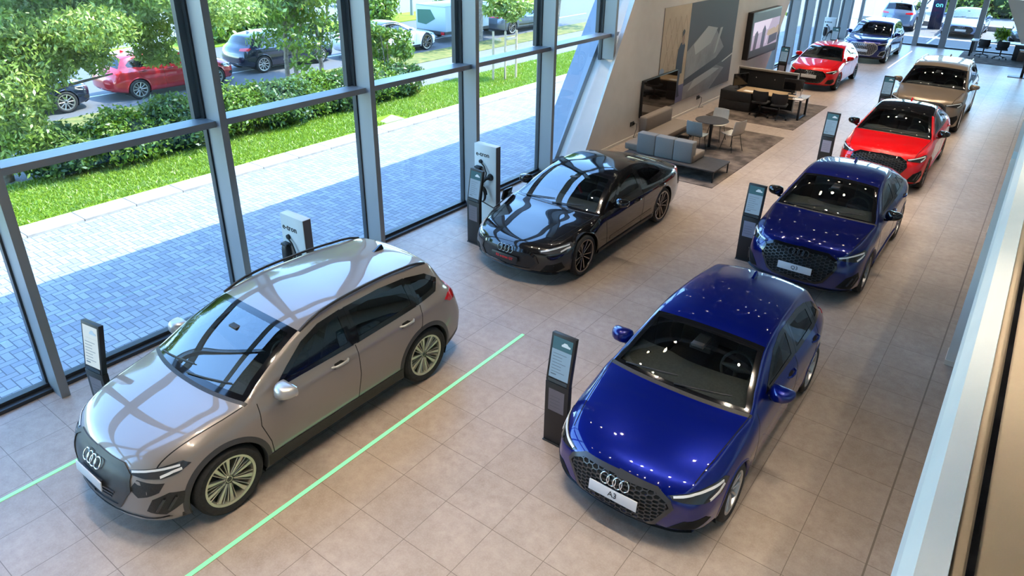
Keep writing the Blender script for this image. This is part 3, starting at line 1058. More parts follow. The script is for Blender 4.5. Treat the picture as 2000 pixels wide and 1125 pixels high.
def make_car(S, name, label, cat='car', lod=1.0, group=None):
    h = Hull(S, lod)
    L, W, wf, wbs, wr_ = S['L'], S['W'], S['wf'], S['wb'], S['r']
    body_m = S['paint']
    root = empty(name, (0, 0, 0), 0, label, cat, group)
    idx = h.idx
    f60, f61, f50, f51 = idx['f60'], idx['f61'], idx['f50'], idx['f51']
    f11, f20, f21, f30 = idx['f11'], idx['f20'], idx['f21'], idx['f30']
    sc, sh, g0, g1 = S['sc'], S['sh'], S['g0'], S['g1']
    Ra = S.get('Ra', wr_ + .045)
    V = [Vector(v) for v in h.verts]
    wheels = [(wf, wr_), (wf + wbs, wr_)]
    wins = [[(2, p[0], p[1]) for p in w] for w in S['wins']]
    hole = [inset2([(0, p[1], p[2]) for p in w], .022, (1, 2)) for w in wins]
    bodyf, bodym, shield, rearw = [], [], [], []
    cut_arch = set()
    roof_black = S.get('roof_black', False)
    for f, par in zip(h.faces, h.fpar):
        s0, k, sd = par
        c = sum((V[i] for i in f), Vector()) / len(f)
        dead = False
        for (wy, wz) in wheels:
            if abs(c.x) > .52 * W:
                inn = [math.hypot(V[i].y - wy, V[i].z - wz) < Ra for i in f]
                if all(inn): dead = True
                elif any(inn) and h_ok(c, W):
                    cut_arch.update([i for i, q in zip(f, inn) if q])
        if dead: continue
        if k >= f50 and sc < s0 < g1 and k < f60 + 4:
            if any(in_poly(hp, 1, 2, c.y, c.z) for hp in hole) and abs(c.x) > .3 * W: continue
        if k >= f61 - 1 and sc < s0 < sh:
            edge = (s0 < sc + .05) or (s0 > sh - .07) or (k < f61 + 1)
            shield.append((f, 1 if edge else 0)); continue
        if k >= f61 - 1 and g0 < s0 < g1:
            edge = (s0 < g0 + .05) or (s0 > g1 - .06) or (k < f61 + 1)
            rearw.append((f, 1 if edge else 0)); continue
        mi = 0
        if 0 <= k < f20 - 1 and .1 < s0 < L - .1: mi = 1
        if S.get('clad') and 0 <= k < idx['f21'] + S['clad'] and .15 < s0 < L - .1: mi = 1
        if sc - .035 < s0 < sc and k >= f60: mi = 1
        if roof_black and sh <= s0 <= g0 and k >= f60 + 1: mi = 3
        bodyf.append(f); bodym.append(mi)
    # snap the arch edges on their circles
    for i in cut_arch:
        p = V[i]
        wy, wz = min(wheels, key=lambda w: abs(p.y - w[0]))
        d = Vector((p.y - wy, p.z - wz))
        if d.length < 1e-4: continue
        d = d.normalized() * Ra
        V[i] = Vector((p.x, wy + d.x, wz + d.y))
    mb = MB()
    used = {}
    def addset(mbx, fl, mil):
        ids = sorted({i for f in fl for i in f})
        mp = {i: n for n, i in enumerate(ids)}
        n0 = len(mbx.v)
        mbx.v.extend([tuple(V[i]) for i in ids])
        for f, m_ in zip(fl, mil):
            mbx.f.append(tuple(n0 + mp[i] for i in f)); mbx.m.append(m_)
    addset(mb, bodyf, bodym)
    # shut lines pressed into the body mesh
    sx = 1.2
    for ln in S.get('seams', []):
        strip(h, mb, [(2, p[0], p[1]) for p in ln], (-1, 0, 0), .009, .0012, .03, .004, 2, True)
    for ln in S.get('seams_top', []):
        strip(h, mb, [(p[1], p[0], 3) for p in ln], (0, 0, -1), .009, .0015, .03, .004, 2, True)
    # wheel housings
    for (wy, wz) in wheels:
        for sg in (-1, 1):
            hsv = []
            n = 20
            xo, xi = W * .93, W * .55
            for k in range(n + 1):
                a = -.45 + (math.pi + .9) * k / n
                y, z = wy + (Ra + .012) * math.cos(a), max(wz + (Ra + .012) * math.sin(a), .16)
                hsv += [(sg * xo, y, z), (sg * xi, y, z)]
            fs = [(2 * k, 2 * k + 1, 2 * k + 3, 2 * k + 2) for k in range(n)]
            cidx = len(hsv)
            hsv.append((sg * xi, wy, wz))
            fs += [(2 * k + 1, cidx, 2 * k + 3) for k in range(n)]
            mb.add(hsv, fs, 2)
    body = mb.build('body', [body_m, M_CLAD, M_VOID, M_BLACK], root, 38, recalc=False)
    # arch lips, one at each wheel
    for (wy, wz) in wheels:
        n = 36
        vs = []
        wid = S.get('lip', .028)
        for k in range(n + 1):
            a = -.30 + (math.pi + .60) * k / n
            row = []
            for rr, o in ((Ra + wid, .001), (Ra + wid * .7, .006), (Ra, .007), (Ra - .006, .0), (Ra - .004, -.06)):
                y, z = wy + rr * math.cos(a), wz + rr * math.sin(a)
                hit, nn = h.cast((2, y, max(z, h.zb(min(max(y, .1), L - .1)) + .03)), (-1, 0, 0))
                row.append((min(hit.x, W + .01) + o, y, max(z, .17)))
            vs += row
        fs = []
        for k in range(n):
            for j in range(4): fs.append((k * 5 + j, k * 5 + j + 1, (k + 1) * 5 + j + 1, (k + 1) * 5 + j))
        for sg in (1, -1):
            am = MB(); am.add(vs, fs, 0)
            if sg < 0: am = mirrored(am)
            am.build('wheel_arch_trim', S.get('arch_m', body_m), root, 50)
    # glass
    ws = MB(); addset(ws, [f for f, m_ in shield], [m_ for f, m_ in shield])
    ws.build('windshield', [S.get('glass_f', M_GLASS_F), M_BLACK], root, 60, recalc=False)
    if rearw:
        ws = MB(); addset(ws, [f for f, m_ in rearw], [m_ for f, m_ in rearw])
        ws.build('rear_window', [M_GLASS_P, M_BLACK], root, 60, recalc=False)
    for wi, w in enumerate(wins):
        for sg in (1, -1):
            gm = MB()
            inn = inset2(w, .016, (1, 2))
            patch(h, gm, inn, (-1, 0, 0), .0, .06, 0)
            if sg < 0: gm = mirrored(gm)
            gm.build('side_window', (M_GLASS_S if wi == 0 else S.get('glass_r', M_GLASS_P)), root, 60, recalc=False)
            tm = MB()
            ring_band(h, tm, inset2(w, -.006, (1, 2)), inset2(w, .045, (1, 2)), (-1, 0, 0), .004, .012, 0)
            if sg < 0: tm = mirrored(tm)
            tm.build('window_trim', S.get('trim_m', M_BLACK), root, 50)
    # black pillars between the side windows
    for wa, wb_ in zip(wins[:-1], wins[1:]):
        up = max(range(len(wa)), key=lambda i: wa[i][1] + wa[i][2] * .8)
        quad = [(2, wa[-1][1] - .03, wa[-1][2] - .004), (2, wa[-2][1] - .03, wa[-2][2] + .004), (2, wb_[1][1] + .03, wb_[1][2] + .004), (2, wb_[0][1] + .03, wb_[0][2] - .004)]
        if wa is wins[0] or True:
            for sg in (1, -1):
                q = MB(); patch(h, q, quad, (-1, 0, 0), .003, .05, .01)
                if sg < 0: q = mirrored(q)
                q.build('window_pillar', M_BLACK, root, 50)
    # traced pieces of the front, rear and sides
    for pc in S.get('pieces', []):
        nm, m_, pts, d = pc[:4]
        o = dict(off=.004, thick=.012, step=.035)
        o.update(pc[4] if len(pc) > 4 else {})
        par = o.pop('parent', None)
        sub = o.pop('sub', [])
        both = o.pop('both', True)
        for sg in ((1, -1) if both else (1,)):
            pm = MB()
            patch(h, pm, pts, d, **o)
            if sg < 0: pm = mirrored(pm)
            ob = pm.build(nm, m_, root, 45)
            for sn, smat, line, sd_, wd, of in sub:
                qm = MB()
                strip(h, qm, line, sd_, wd, of, .03, .004)
                if sg < 0: qm = mirrored(qm)
                qm.build(sn, smat, ob, 45)
    for lb in S.get('bands', []):
        nm, m_, line, d, wd, of, both = lb
        for sg in ((1, -1) if both else (1,)):
            bm_ = MB()
            strip(h, bm_, line, d, wd, of, .03, .01)
            if sg < 0: bm_ = mirrored(bm_)
            bm_.build(nm, m_, root, 45)
    # grille
    gp = S.get('grille')
    if gp:
        pts = [(x, 0, z) for x, z in gp['poly']]
        full = pts + [(-x, 0, z) for x, _, z in reversed(pts)]
        g = MB()
        patch(h, g, full, (0, 1, 0), .003, .03, .004, 0)
        if gp.get('comb'): honeycomb(h, g, full, gp['comb'], 1, bar=gp.get('bar', .007), flat=gp.get('flat', False))
        for zz in gp.get('slats', []):
            strip(h, g, [(-zz[1], 0, zz[0]), (zz[1], 0, zz[0])], (0, 1, 0), .012, .012, .03, .004, 1)
        gr = g.build('grille', [gp.get('m', M_VOID), gp.get('bm', M_GRILLE)], root, 40)
        fm = MB()
        ring_band(h, fm, inset2(full, -.012, (0, 2)), inset2(full, gp.get('fw', .012), (0, 2)), (0, 1, 0), .014, .01, 0)
        fm.build('grille_frame', gp.get('fm', M_GRILLE), gr, 45)
        if gp.get('emblem'): rings_emblem(h, gp['emblem'][0], gp['emblem'][1], root, gp.get('em', M_CHROME))
    pl_ = S.get('plate')
    if pl_:
        z0, pw, ph, txt, pm_, tm_, tsz = pl_
        q, nn = h.cast((0, 0, z0), (0, 1, 0))
        qs, _ = h.cast((pw / 2, 0, z0), (0, 1, 0))
        y0 = q.y - .03
        P = MB()
        tilt = S.get('ptilt', -.12)
        Mx = Matrix.Translation((0, y0, z0)) @ Matrix.Rotation(tilt, 4, 'X')
        P.box(-pw / 2, pw / 2, -.006, .006, -ph / 2, ph / 2, 0, Mx, .003)
        P.box(-pw / 2 + .05, pw / 2 - .05, .004, .07, -ph / 2 + .02, ph / 2 - .02, 1, Mx)
        po = P.build('number_plate', [pm_, M_CLAD], root, 40)
        if txt:
            Mt = Mx @ Matrix.Translation((0, -.008, 0)) @ Matrix.Rotation(math.pi / 2, 4, 'X')
            text_mesh('plate_lettering', txt, tsz, tm_, po, Mt, .001, S.get('tbold', 0.0), S.get('tsx', 1.0))
    # wheels
    tw = S.get('tw', .225)
    proto = make_wheel(wr_, tw, S['rim'], S['spokes'], [S.get('alloy', M_ALLOY)])
    first = True
    for (wy, wz) in wheels:
        for sg in (1, -1):
            o = proto if first else copy_tree(proto)
            first = False
            o.parent = root
            o.location = (sg * (W - tw / 2 - S.get('winset', .018)), wy, wr_)
            o.rotation_euler = (random.uniform(0, 1.2) if sg > 0 else .4, 0, 0 if sg > 0 else math.pi)
    # mirrors
    mx, my, mz = S['mirror']
    for sg in (1, -1):
        m_ = MB()
        hit, nn = h.cast((2, my + .02, mz - .09), (-1, 0, 0))
        capsule(m_, (0, 0, 0), (.132, .09, .092), .055, None, 0)
        pod = []
        for v in m_.v:
            t = v[0] / .132
            z = v[2] * (1 - .22 * t) * (.62 if v[2] < 0 else 1.0)
            y = min(v[1] * (1.15 if v[1] < 0 else 1.0), .075)
            pod.append((mx + v[0], my + y, mz + z + .012 * t))
        m_.v = pod
        mm = MB()
        for v, f in ((m_.v, m_.f),):
            mm.v, mm.f, mm.m = [tuple(p) for p in v], f, [0] * len(f)
        mm.tube([(hit.x - .03, my + .02, mz - .09), (hit.x + .05, my + .015, mz - .085), (mx - .03, my + .01, mz - .045)], [.022, .02, .03], 8, 1)
        mm.box(mx - .09, mx + .09, my + .062, my + .09, mz - .05, mz + .05, 2)
        if sg < 0: mm = mirrored(mm)
        mm.build('mirror', [S.get('mirror_m', body_m), M_BLACK, M_CHROME], root, 50)
    # handles
    for (hy, hz) in S.get('handles', []):
        for sg in (1, -1):
            hm = MB()
            hit, nn = h.cast((2, hy, hz), (-1, 0, 0))
            hit2, _ = h.cast((2, hy + .2, hz), (-1, 0, 0))
            patch(h, hm, [(2, hy + .01, hz - .028), (2, hy + .13, hz - .035), (2, hy + .17, hz - .0), (2, hy + .12, hz + .03), (2, hy + .03, hz + .025)], (-1, 0, 0), .0015, .03, .002, 1)
            hm.tube([(hit.x - .005, hy - .015, hz), (hit.x + .026, hy + .03, hz + .002), (hit.x + .036, hy + .1, hz + .004), (hit2.x + .028, hy + .18, hz + .004), (hit2.x - .005, hy + .215, hz + .003)], [.012, .014, .016, .016, .013], 8, 0)
            if sg < 0: hm = mirrored(hm)
            hm.build('door_handle', [S.get('handle_m', body_m), M_VOID], root, 50)
    # roof rails
    if S.get('rails'):
        s0, s1, rm, hgt = S['rails']
        for sg in (1, -1):
            rb = MB()
            pts = []
            for i in range(15):
                t = i / 14
                s = s0 + (s1 - s0) * t
                x = h.wr(s) * W / .91 - .02
                hit, nn = h.cast((x, s, 3), (0, 0, -1))
                lift = hgt * min(1, min(t, 1 - t) * 9)
                pts.append((sg * x, s, hit.z + lift + .004))
            rb.tube(pts, .016, 8, 0)
            rb.build('roof_rail', rm, root, 50)
    # antenna fin
    if S.get('fin'):
        fy = S['fin']
        hit, nn = h.cast((0, fy, 3), (0, 0, -1))
        fm = MB()
        prof = [(0, -.09, 0), (0, -.02, .022), (0, .05, .058), (0, .085, .062), (0, .1, 0)]
        vs, fs = [], []
        for p in prof:
            wdt = .028 if p[2] < .01 else .012
            vs += [(-wdt, fy + p[1], hit.z + p[2] - .004), (wdt, fy + p[1], hit.z + p[2] - .004)]
        n = len(prof)
        fs = [(2 * i, 2 * i + 1, 2 * i + 3, 2 * i + 2) for i in range(n - 1)] + [tuple(range(0, 2 * n, 2)), tuple(range(2 * n - 1, 0, -2))]
        fm.add(vs, fs)
        fm.build('antenna_fin', S.get('fin_m', body_m), root, 30)
    # wipers
    for (x0, x1) in ((-.62, -.02), (-.02, .56)):
        wm = MB()
        pts = []
        for i in range(8):
            t = i / 7
            x = x0 + (x1 - x0) * t
            s = sc + .03 + .10 * t * (1 if x0 < -.1 else .9)
            hit, nn = h.cast((x, s + h.bow(sc) * (abs(x) / W) ** 2.3, 3), (0, 0, -1))
            pts.append(hit + nn * .016)
        wm.tube(pts, [.009] * 7 + [.006], 6)
        wm.build('wiper', M_CLAD, root, 60)
    # cabin
    zbelt = S['belt'][0]
    fl = .32
    D = MB()
    zd = h.zc(sc) - .03
    y1 = sc + .1
    prof = [(y1, zd - .02), (y1 + .25, zd), (y1 + .5, zd - .01), (y1 + .58, zd - .08), (y1 + .55, zd - .22), (y1 + .5, zd - .42)]
    nx = 14
    vs, fs = [], []
    for i in range(nx + 1):
        x = -W * .8 + 1.6 * W * i / nx
        t = x / W
        hump = .035 * math.exp(-((t + .42) / .18) ** 2) * 1.0
        for j, (yy, zz) in enumerate(prof): vs.append((x, yy + .16 * abs(t) ** 2.2 , zz + (hump if j in (2, 3) else 0)))
    m = len(prof)
    for i in range(nx):
        for j in range(m - 1): fs.append((i * m + j, i * m + j + 1, (i + 1) * m + j + 1, (i + 1) * m + j))
    D.add(vs, fs)
    D.build('dashboard', M_DASH, root, 50)
    st = MB()
    sx_ = W * .40
    R_ = .18
    cy, cz = y1 + .78, zd - .06
    Mx = Matrix.Translation((sx_, cy, cz)) @ Matrix.Rotation(math.radians(64), 4, 'X')
    st.tube([Mx @ Vector((R_ * math.cos(2 * math.pi * i / 28), R_ * math.sin(2 * math.pi * i / 28), 0)) for i in range(28)], .016, 8, closed=True)
    st.tube([Mx @ Vector((-R_, 0, 0)), Mx @ Vector((0, 0, .02)), Mx @ Vector((R_, 0, 0))], [.014, .05, .014], 8)
    st.tube([Mx @ Vector((0, -R_, 0)), Mx @ Vector((0, 0, .02))], [.014, .03], 8)
    st.tube([Mx @ Vector((0, 0, .0)), Mx @ Vector((0, 0, -.3))], [.04, .05], 8)
    st.build('steering_wheel', M_DASH, root, 50)
    roof_z = h.zc(sh + .5)
    for sg in (1, -1):
        q = MB()
        sx_ = sg * W * .40
        yb = sh + .38 + S.get('seat_y', 0)
        q.box(sx_ - .25, sx_ + .25, yb - .15, yb + .42, fl + .02, fl + .25, 0, None, .05)
        Mr = Matrix.Translation((sx_, yb + .4, fl + .2)) @ Matrix.Rotation(-.36, 4, 'X')
        q.box(-.24, .24, -.07, .08, 0, .62, 0, Mr, .06)
        q.box(-.13, .13, -.05, .06, .66, .86, 0, Mr, .045)
        q.tube([Mr @ Vector((-.05, 0, .6)), Mr @ Vector((-.05, 0, .7))], .008, 6)
        q.tube([Mr @ Vector((.05, 0, .6)), Mr @ Vector((.05, 0, .7))], .008, 6)
        q.build('seat', S.get('seat_m', M_SEAT), root, 50)
    rb = MB()
    yb = min(sh + 1.25, g0 - .3)
    rb.box(-W * .72, W * .72, yb - .05, yb + .45, fl + .05, fl + .28, 0, None, .05)
    Mr = Matrix.Translation((0, yb + .42, fl + .2)) @ Matrix.Rotation(-.42, 4, 'X')
    rb.box(-W * .72, W * .72, -.07, .08, 0, .6, 0, Mr, .06)
    rb.build('rear_bench', S.get('seat_m', M_SEAT), root, 50)
    # interior mirror and sensor housing behind the windshield top
    im = MB()
    q, nn = h.cast((0, sh - .2 , 3), (0, 0, -1))
    im.box(-.07, .07, q.y - .1, q.y + .16, q.z - .07, q.z - .015, 0, None, .012)
    im.box(-.12, .12, q.y + .0, q.y + .03, q.z - .15, q.z - .085, 0, None, .01)
    im.build('interior_mirror', M_CLAD, root, 40)
    # floor of the cabin
    root['hull_len'] = L
    return root, h

def h_ok(c, W): return True

def mirrored(mb):
    o = MB()
    o.v = [(-v[0], v[1], v[2]) for v in mb.v]
    o.f = [tuple(reversed(f)) for f in mb.f]
    o.m = list(mb.m)
    return o

def place_car(root, x, y_front, rz=0.0):
    """root origin is the middle of the front end; moves it to the base centre of the car"""
    L = root['hull_len']
    for ch in root.children:
        ch.matrix_parent_inverse = Matrix.Identity(4)
        ch.location.y -= L / 2
    c, s = math.cos(rz), math.sin(rz)
    root.location = (x, y_front + L / 2, 0)
    root.rotation_euler = (0, 0, rz)
    del root['hull_len']
# ------------------------------------------------------------------ car specifications (metres; s runs from the nose to the tail)
P_BLUE = paint('deep_blue_lacquer', (0.0008, 0.007, 0.16), .45, .3)
P_BLUE2 = paint('navy_lacquer', (0.0008, 0.006, 0.11), .45, .3)
P_GREY = paint('warm_grey_lacquer', (0.25, 0.225, 0.21), .2, .3)
P_BLACK = paint('black_lacquer', (0.010, 0.009, 0.009), .2, .2)
P_RED = paint('red_lacquer', (0.66, 0.001, 0.004), .1, .3)
P_TAUPE = paint('taupe_lacquer', (0.24, 0.185, 0.135), .45, .3)
P_WHITE = paint('white_lacquer', (0.75, 0.76, 0.78), .0, .3)
P_SILVER = paint('silver_lacquer', (0.48, 0.52, 0.60), .5, .3)
P_SUV_SHADE = paint('suv_lacquer_shade_blue', (0.17, 0.22, 0.31), .4, .3)  # building shade on the car put into its paint as blue-grey
P_SALOON_SHADE = paint('saloon_lacquer_shade_blue', (0.13, 0.20, 0.36), .4, .3)  # blue of the shaded front put into the paint colour
P_STEEL = paint('steel_grey_lacquer', (0.10, 0.13, 0.17), .5, .3)
P_NIGHT = paint('night_blue_lacquer', (0.008, 0.012, 0.03), .3, .3)
P_CRIMSON = paint('crimson_lacquer', (0.45, 0.012, 0.02), .2, .3)
M_MATTE = mat('grey_grille_panel', (0.055, 0.057, 0.06), 0.4, 0.3)
M_PLATE_D = mat('plate_black', (0.012, 0.012, 0.013), 0.35)
M_RED_INK = mat('ink_red', (0.62, 0.01, 0.02), 0.5)
M_SILVERTRIM = mat('satin_silver_trim', (0.52, 0.51, 0.50), 0.35, 0.7)
M_BROWN_INK = mat('ink_grey', (0.1, 0.1, 0.11), 0.5)

M_HEADLAMP = mat('headlamp_glass', (.035, .037, .042), .1, .5, coat=1.0)
M_HEADCLEAR = mat('headlamp_clear', (.22, .225, .24), .12, .7, coat=1.0)
def lights(z0, z1, xin, xout, sin_, sout, drop=.06, d=(-.62, .78, 0), m=None):
    m = m or M_HEADLAMP
    """slim wedge headlamp from the grille corner to the fender, with its daylight strips"""
    return ('headlight', m, [(xin, sin_, z0), (xin + (xout - xin) * .35, sin_ + .18, z0 + (z1 - z0) * .5), (xout - .03, sout - .06, z1), (xout, sout, z1 - .04), (xout - .04, sout - .1, z0 - drop + .02), (xout - .11, sout - .22, z0 - drop), (xin + .13, sin_ + .12, z0 - .045), (xin + .02, sin_ + .02, z0 - .03)], d,
            dict(off=.006, sub=[('light_strip', M_LENS, [(xin + .03, sin_ + .02, z0 - .008), (xin + (xout - xin) * .4, sin_ + .2, z0 + (z1 - z0) * .32), (xout - .04, sout - .08, z1 - .03)], d, .018, .012),
                                ('light_strip', M_LENS, [(xout - .13, sout - .22, z0 - drop + .015), (xout - .07, sout - .13, z0 - drop + .045), (xout - .04, sout - .06, z1 - .06)], d, .022, .012)]))

def spec_hatch(p=P_BLUE, plate='A3'):
    L = 4.343
    return dict(L=L, W=.908, wf=.87, wb=2.636, r=.318, rim=.222, tw=.215, spokes=(10, 'single'), alloy=M_ALLOY, paint=p,
        sc=1.20, sh=2.0, g0=3.83, g1=4.10, belt=(.93, .985), roofw=.63, Ra=.352,
        bow=[(0, .27), (.4, .21), (1.2, .15), (2.0, .10), (2.7, 0.0), (L - .7, -.06), (L, -.2)],
        zc=[(0, .68), (.06, .735), (.2, .80), (.5, .875), (.9, .945), (1.17, .985), (1.20, .995), (1.5, 1.14), (1.8, 1.285), (2.0, 1.365), (2.2, 1.405), (2.6, 1.43), (3.1, 1.415), (3.5, 1.37), (3.83, 1.305), (3.87, 1.27), (4.10, 1.03), (4.16, .985), (4.3, .9), (L, .82)],
        wins=[[(1.72, .985), (1.9, 1.1), (2.15, 1.255), (2.4, 1.315), (2.58, 1.325), (2.60, .985)],
              [(2.70, .985), (2.68, 1.325), (3.1, 1.30), (3.38, 1.255), (3.40, 1.0)],
              [(3.46, 1.01), (3.44, 1.24), (3.62, 1.18), (3.74, 1.08), (3.72, 1.03)]],
        glass_r=M_GLASS_S,
        seams=[[(1.40, .93), (1.37, .75), (1.40, .5), (1.42, .28)], [(2.65, .97), (2.65, .6), (2.6, .3)], [(3.46, .99), (3.42, .75), (3.2, .5), (3.12, .32)]],
        seams_top=[[(.30, .66), (.6, .71), (1.0, .76), (1.3, .79)], [(.30, -.66), (.6, -.71), (1.0, -.76), (1.3, -.79)]],
        grille=dict(poly=[(.0, .675), (.38, .665), (.51, .60), (.54, .54), (.41, .33), (.34, .29), (.0, .28)], comb=.062, bar=.010, m=M_VOID, bm=M_GRILLE, fm=M_GRILLE, emblem=(.60, .093)),
        plate=(.465, .52, .115, plate, M_PLATE, M_INK, .085),
        pieces=[lights(.655, .735, .485, .84, .13, .68, .07),
                ('air_intake', M_VOID, [(.47, .2, .30), (.57, .3, .41), (.74, .42, .44), (.79, .45, .38), (.68, .35, .30)], (-.5, .86, 0), dict(off=.004)),
                ('tail_light', M_RED_LENS, [(.52, 4.25, .92), (.80, 4.1, .95), (.83, 3.98, .92), (.80, 4.05, .84), (.5, 4.27, .84)], (-.55, -.83, 0), dict(off=.006))],
        bands=[('front_lip', p, [(-.72, .2, .24), (-.35, 0, .24), (.35, 0, .24), (.72, .2, .24)], (0, 1, 0), .045, .022, False)],
        mirror=(.945, 1.76, .99), handles=[(2.33, .86), (3.2, .885)], fin=3.42, lip=.02)

def spec_q4(p=P_GREY, plate=''):
    L = 4.588
    return dict(L=L, W=.9325, wf=.86, wb=2.764, r=.37, rim=.262, tw=.245, spokes=(5, 'multi'), alloy=M_ALLOYG, paint=p,
        sc=1.05, sh=1.93, g0=4.08, g1=4.36, belt=(1.04, 1.10), roofw=.655, Ra=.415, cwd=.07,
        bow=[(0, .30), (.4, .24), (1.05, .20), (1.93, .10), (2.7, 0.0), (L - .7, -.06), (L, -.22)],
        zc=[(0, .80), (.05, .86), (.15, .925), (.4, .995), (.75, 1.055), (1.03, 1.10), (1.05, 1.11), (1.4, 1.30), (1.7, 1.43), (1.93, 1.515), (2.2, 1.565), (2.6, 1.595), (3.1, 1.59), (3.6, 1.555), (4.08, 1.49), (4.12, 1.45), (4.36, 1.16), (4.42, 1.10), (4.54, 1.0), (L, .92)],
        wins=[[(1.50, 1.06), (1.7, 1.2), (1.95, 1.36), (2.2, 1.445), (2.5, 1.475), (2.53, 1.075)],
              [(2.60, 1.075), (2.57, 1.475), (3.1, 1.47), (3.5, 1.44), (3.53, 1.115)],
              [(3.57, 1.12), (3.54, 1.435), (3.85, 1.37), (4.02, 1.26), (3.92, 1.15)]],
        seams=[[(1.28, 1.03), (1.26, .8), (1.34, .55), (1.36, .36)], [(2.56, 1.06), (2.56, .7), (2.50, .36)], [(3.6, 1.1), (3.56, .85), (3.3, .6), (3.18, .38)]],
        seams_top=[[(.26, .70), (.6, .75), (.95, .80), (1.15, .82)], [(.26, -.70), (.6, -.75), (.95, -.80), (1.15, -.82)]],
        grille=dict(poly=[(.0, .815), (.40, .805), (.50, .74), (.53, .62), (.38, .40), (.0, .385)], m=M_MATTE, bm=M_GRILLE, fm=M_MATTE, emblem=(.735, .093), slats=[(.47, .3), (.51, .33), (.55, .36)]),
        plate=(.585, .5, .1, plate, M_PLATE, M_INK, .07),
        pieces=[lights(.79, .855, .50, .82, .13, .60, .05),
                ('air_intake', M_CLAD, [(.60, .25, .42), (.66, .3, .56), (.76, .4, .60), (.82, .5, .56), (.80, .5, .44), (.7, .38, .36)], (-.6, .8, 0), dict(off=.004, sub=[('intake_blade', M_GRILLE, [(.66, .33, .42), (.72, .38, .55)], (-.6, .8, 0), .02, .02), ('intake_blade', M_GRILLE, [(.72, .40, .42), (.78, .45, .54)], (-.6, .8, 0), .02, .02)])),
                ('bumper_mask', M_CLAD, [(.50, .15, .64), (.56, .2, .73), (.74, .38, .70), (.70, .35, .62), (.56, .2, .56)], (-.6, .8, 0), dict(off=.002)),
                ('tail_light', M_RED_LENS, [(.52, 4.5, 1.0), (.78, 4.38, 1.03), (.86, 4.18, 1.03), (.89, 4.06, .99), (.86, 4.15, .92), (.80, 4.3, .92), (.5, 4.52, .94)], (-.62, -.78, 0), dict(off=.006))],
        bands=[('front_lip', M_CLAD, [(-.80, .2, .275), (-.4, 0, .275), (.4, 0, .275), (.80, .2, .275)], (0, 1, 0), .12, .012, False),
               ('sill_trim', M_CLAD, [(2, 1.28, .33), (2, 2.3, .33), (2, 3.2, .34)], (-1, 0, 0), .13, .012, True)],
        rails=(1.98, 3.95, M_CLAD, .035), arch_m=M_MATTE, mirror=(.99, 1.52, 1.09), mirror_m=M_SILVERTRIM, handles=[(2.20, .965), (3.22, .99)], handle_m=M_SILVERTRIM, fin=3.72, fin_m=M_BLACK, lip=.055, clad=1,
        seat_y=-.1)

def spec_gt(p=P_BLACK, plate='RS e-tron GT', dark=True):
    L = 4.989
    return dict(L=L, W=.982, wf=.93, wb=2.90, r=.355, rim=.275, tw=.265, spokes=(5, 'double'), alloy=mat('alloy_bicolour', (.32, .29, .27), .25, .9), paint=p,
        sc=1.33, sh=2.28, g0=3.55, g1=4.55, belt=(.88, .955), roofw=.60, Ra=.395, cwd=.03,
        bow=[(0, .36), (.4, .25), (1.33, .17), (2.28, .10), (2.9, 0.0), (L - .8, -.06), (L, -.22)],
        zc=[(0, .60), (.05, .66), (.2, .715), (.5, .775), (.9, .845), (1.30, .91), (1.33, .92), (1.7, 1.10), (2.0, 1.235), (2.28, 1.325), (2.6, 1.37), (3.0, 1.375), (3.55, 1.30), (4.1, 1.14), (4.55, .985), (4.62, .97), (4.85, .955), (L, .85)],
        wins=[[(1.92, .94), (2.15, 1.07), (2.4, 1.2), (2.7, 1.27), (2.93, 1.28), (2.95, .94)],
              [(3.02, .95), (3.0, 1.28), (3.3, 1.255), (3.6, 1.19), (3.85, 1.10), (3.98, 1.02), (3.9, .985)]],
        glass_r=M_GLASS_S,
        seams=[[(1.62, .9), (1.6, .7), (1.64, .4), (1.66, .3)], [(2.98, .93), (2.96, .6), (2.9, .3)], [(3.85, .96), (3.72, .75), (3.5, .55), (3.4, .33)]],
        seams_top=[[(.34, .62), (.7, .70), (1.1, .78), (1.4, .83)], [(.34, -.62), (.7, -.70), (1.1, -.78), (1.4, -.83)]],
        grille=dict(poly=[(.0, .585), (.42, .575), (.52, .52), (.56, .42), (.46, .30), (.0, .285)], m=M_PLATE_D, bm=M_GRILLE, fm=M_BLACK, emblem=(.565, .093), em=mat('smoked_chrome', (.3, .3, .3), .15, 1.0)),
        plate=(.42, .52, .11, plate, M_PLATE_D if dark else M_PLATE, M_RED_INK if dark else M_INK, .062), tsx=1.0, tbold=.001,
        pieces=[lights(.62, .70, .54, .90, .16, .66, .035, m=M_HEADCLEAR),
                ('air_intake', M_VOID, [(.56, .2, .28), (.62, .28, .40), (.80, .45, .44), (.84, .5, .33), (.7, .35, .25)], (-.55, .83, 0), dict(off=.003)),
                ('tail_light', M_RED_LENS, [(.0, 4.95, .90), (.6, 4.9, .90), (.88, 4.7, .91), (.93, 4.5, .90), (.9, 4.6, .84), (.6, 4.9, .86), (.0, 4.95, .86)], (-.4, -.91, 0), dict(off=.006))],
        bands=[('front_splitter', M_CLAD, [(-.8, .2, .19), (-.4, 0, .19), (.4, 0, .19), (.8, .2, .19)], (0, 1, 0), .05, .03, False),
               ('sill_trim', M_CLAD, [(2, 1.36, .27), (2, 2.4, .27), (2, 3.4, .28)], (-1, 0, 0), .07, .015, True),
               ('door_blade', M_BLACK, [(2, 1.75, .40), (2, 2.5, .41), (2, 3.3, .44)], (-1, 0, 0), .06, .004, True)],
        mirror=(1.03, 1.93, .99), handles=[(2.62, .80), (3.58, .83)], lip=.018, shoulder=.05, roof_black=True)

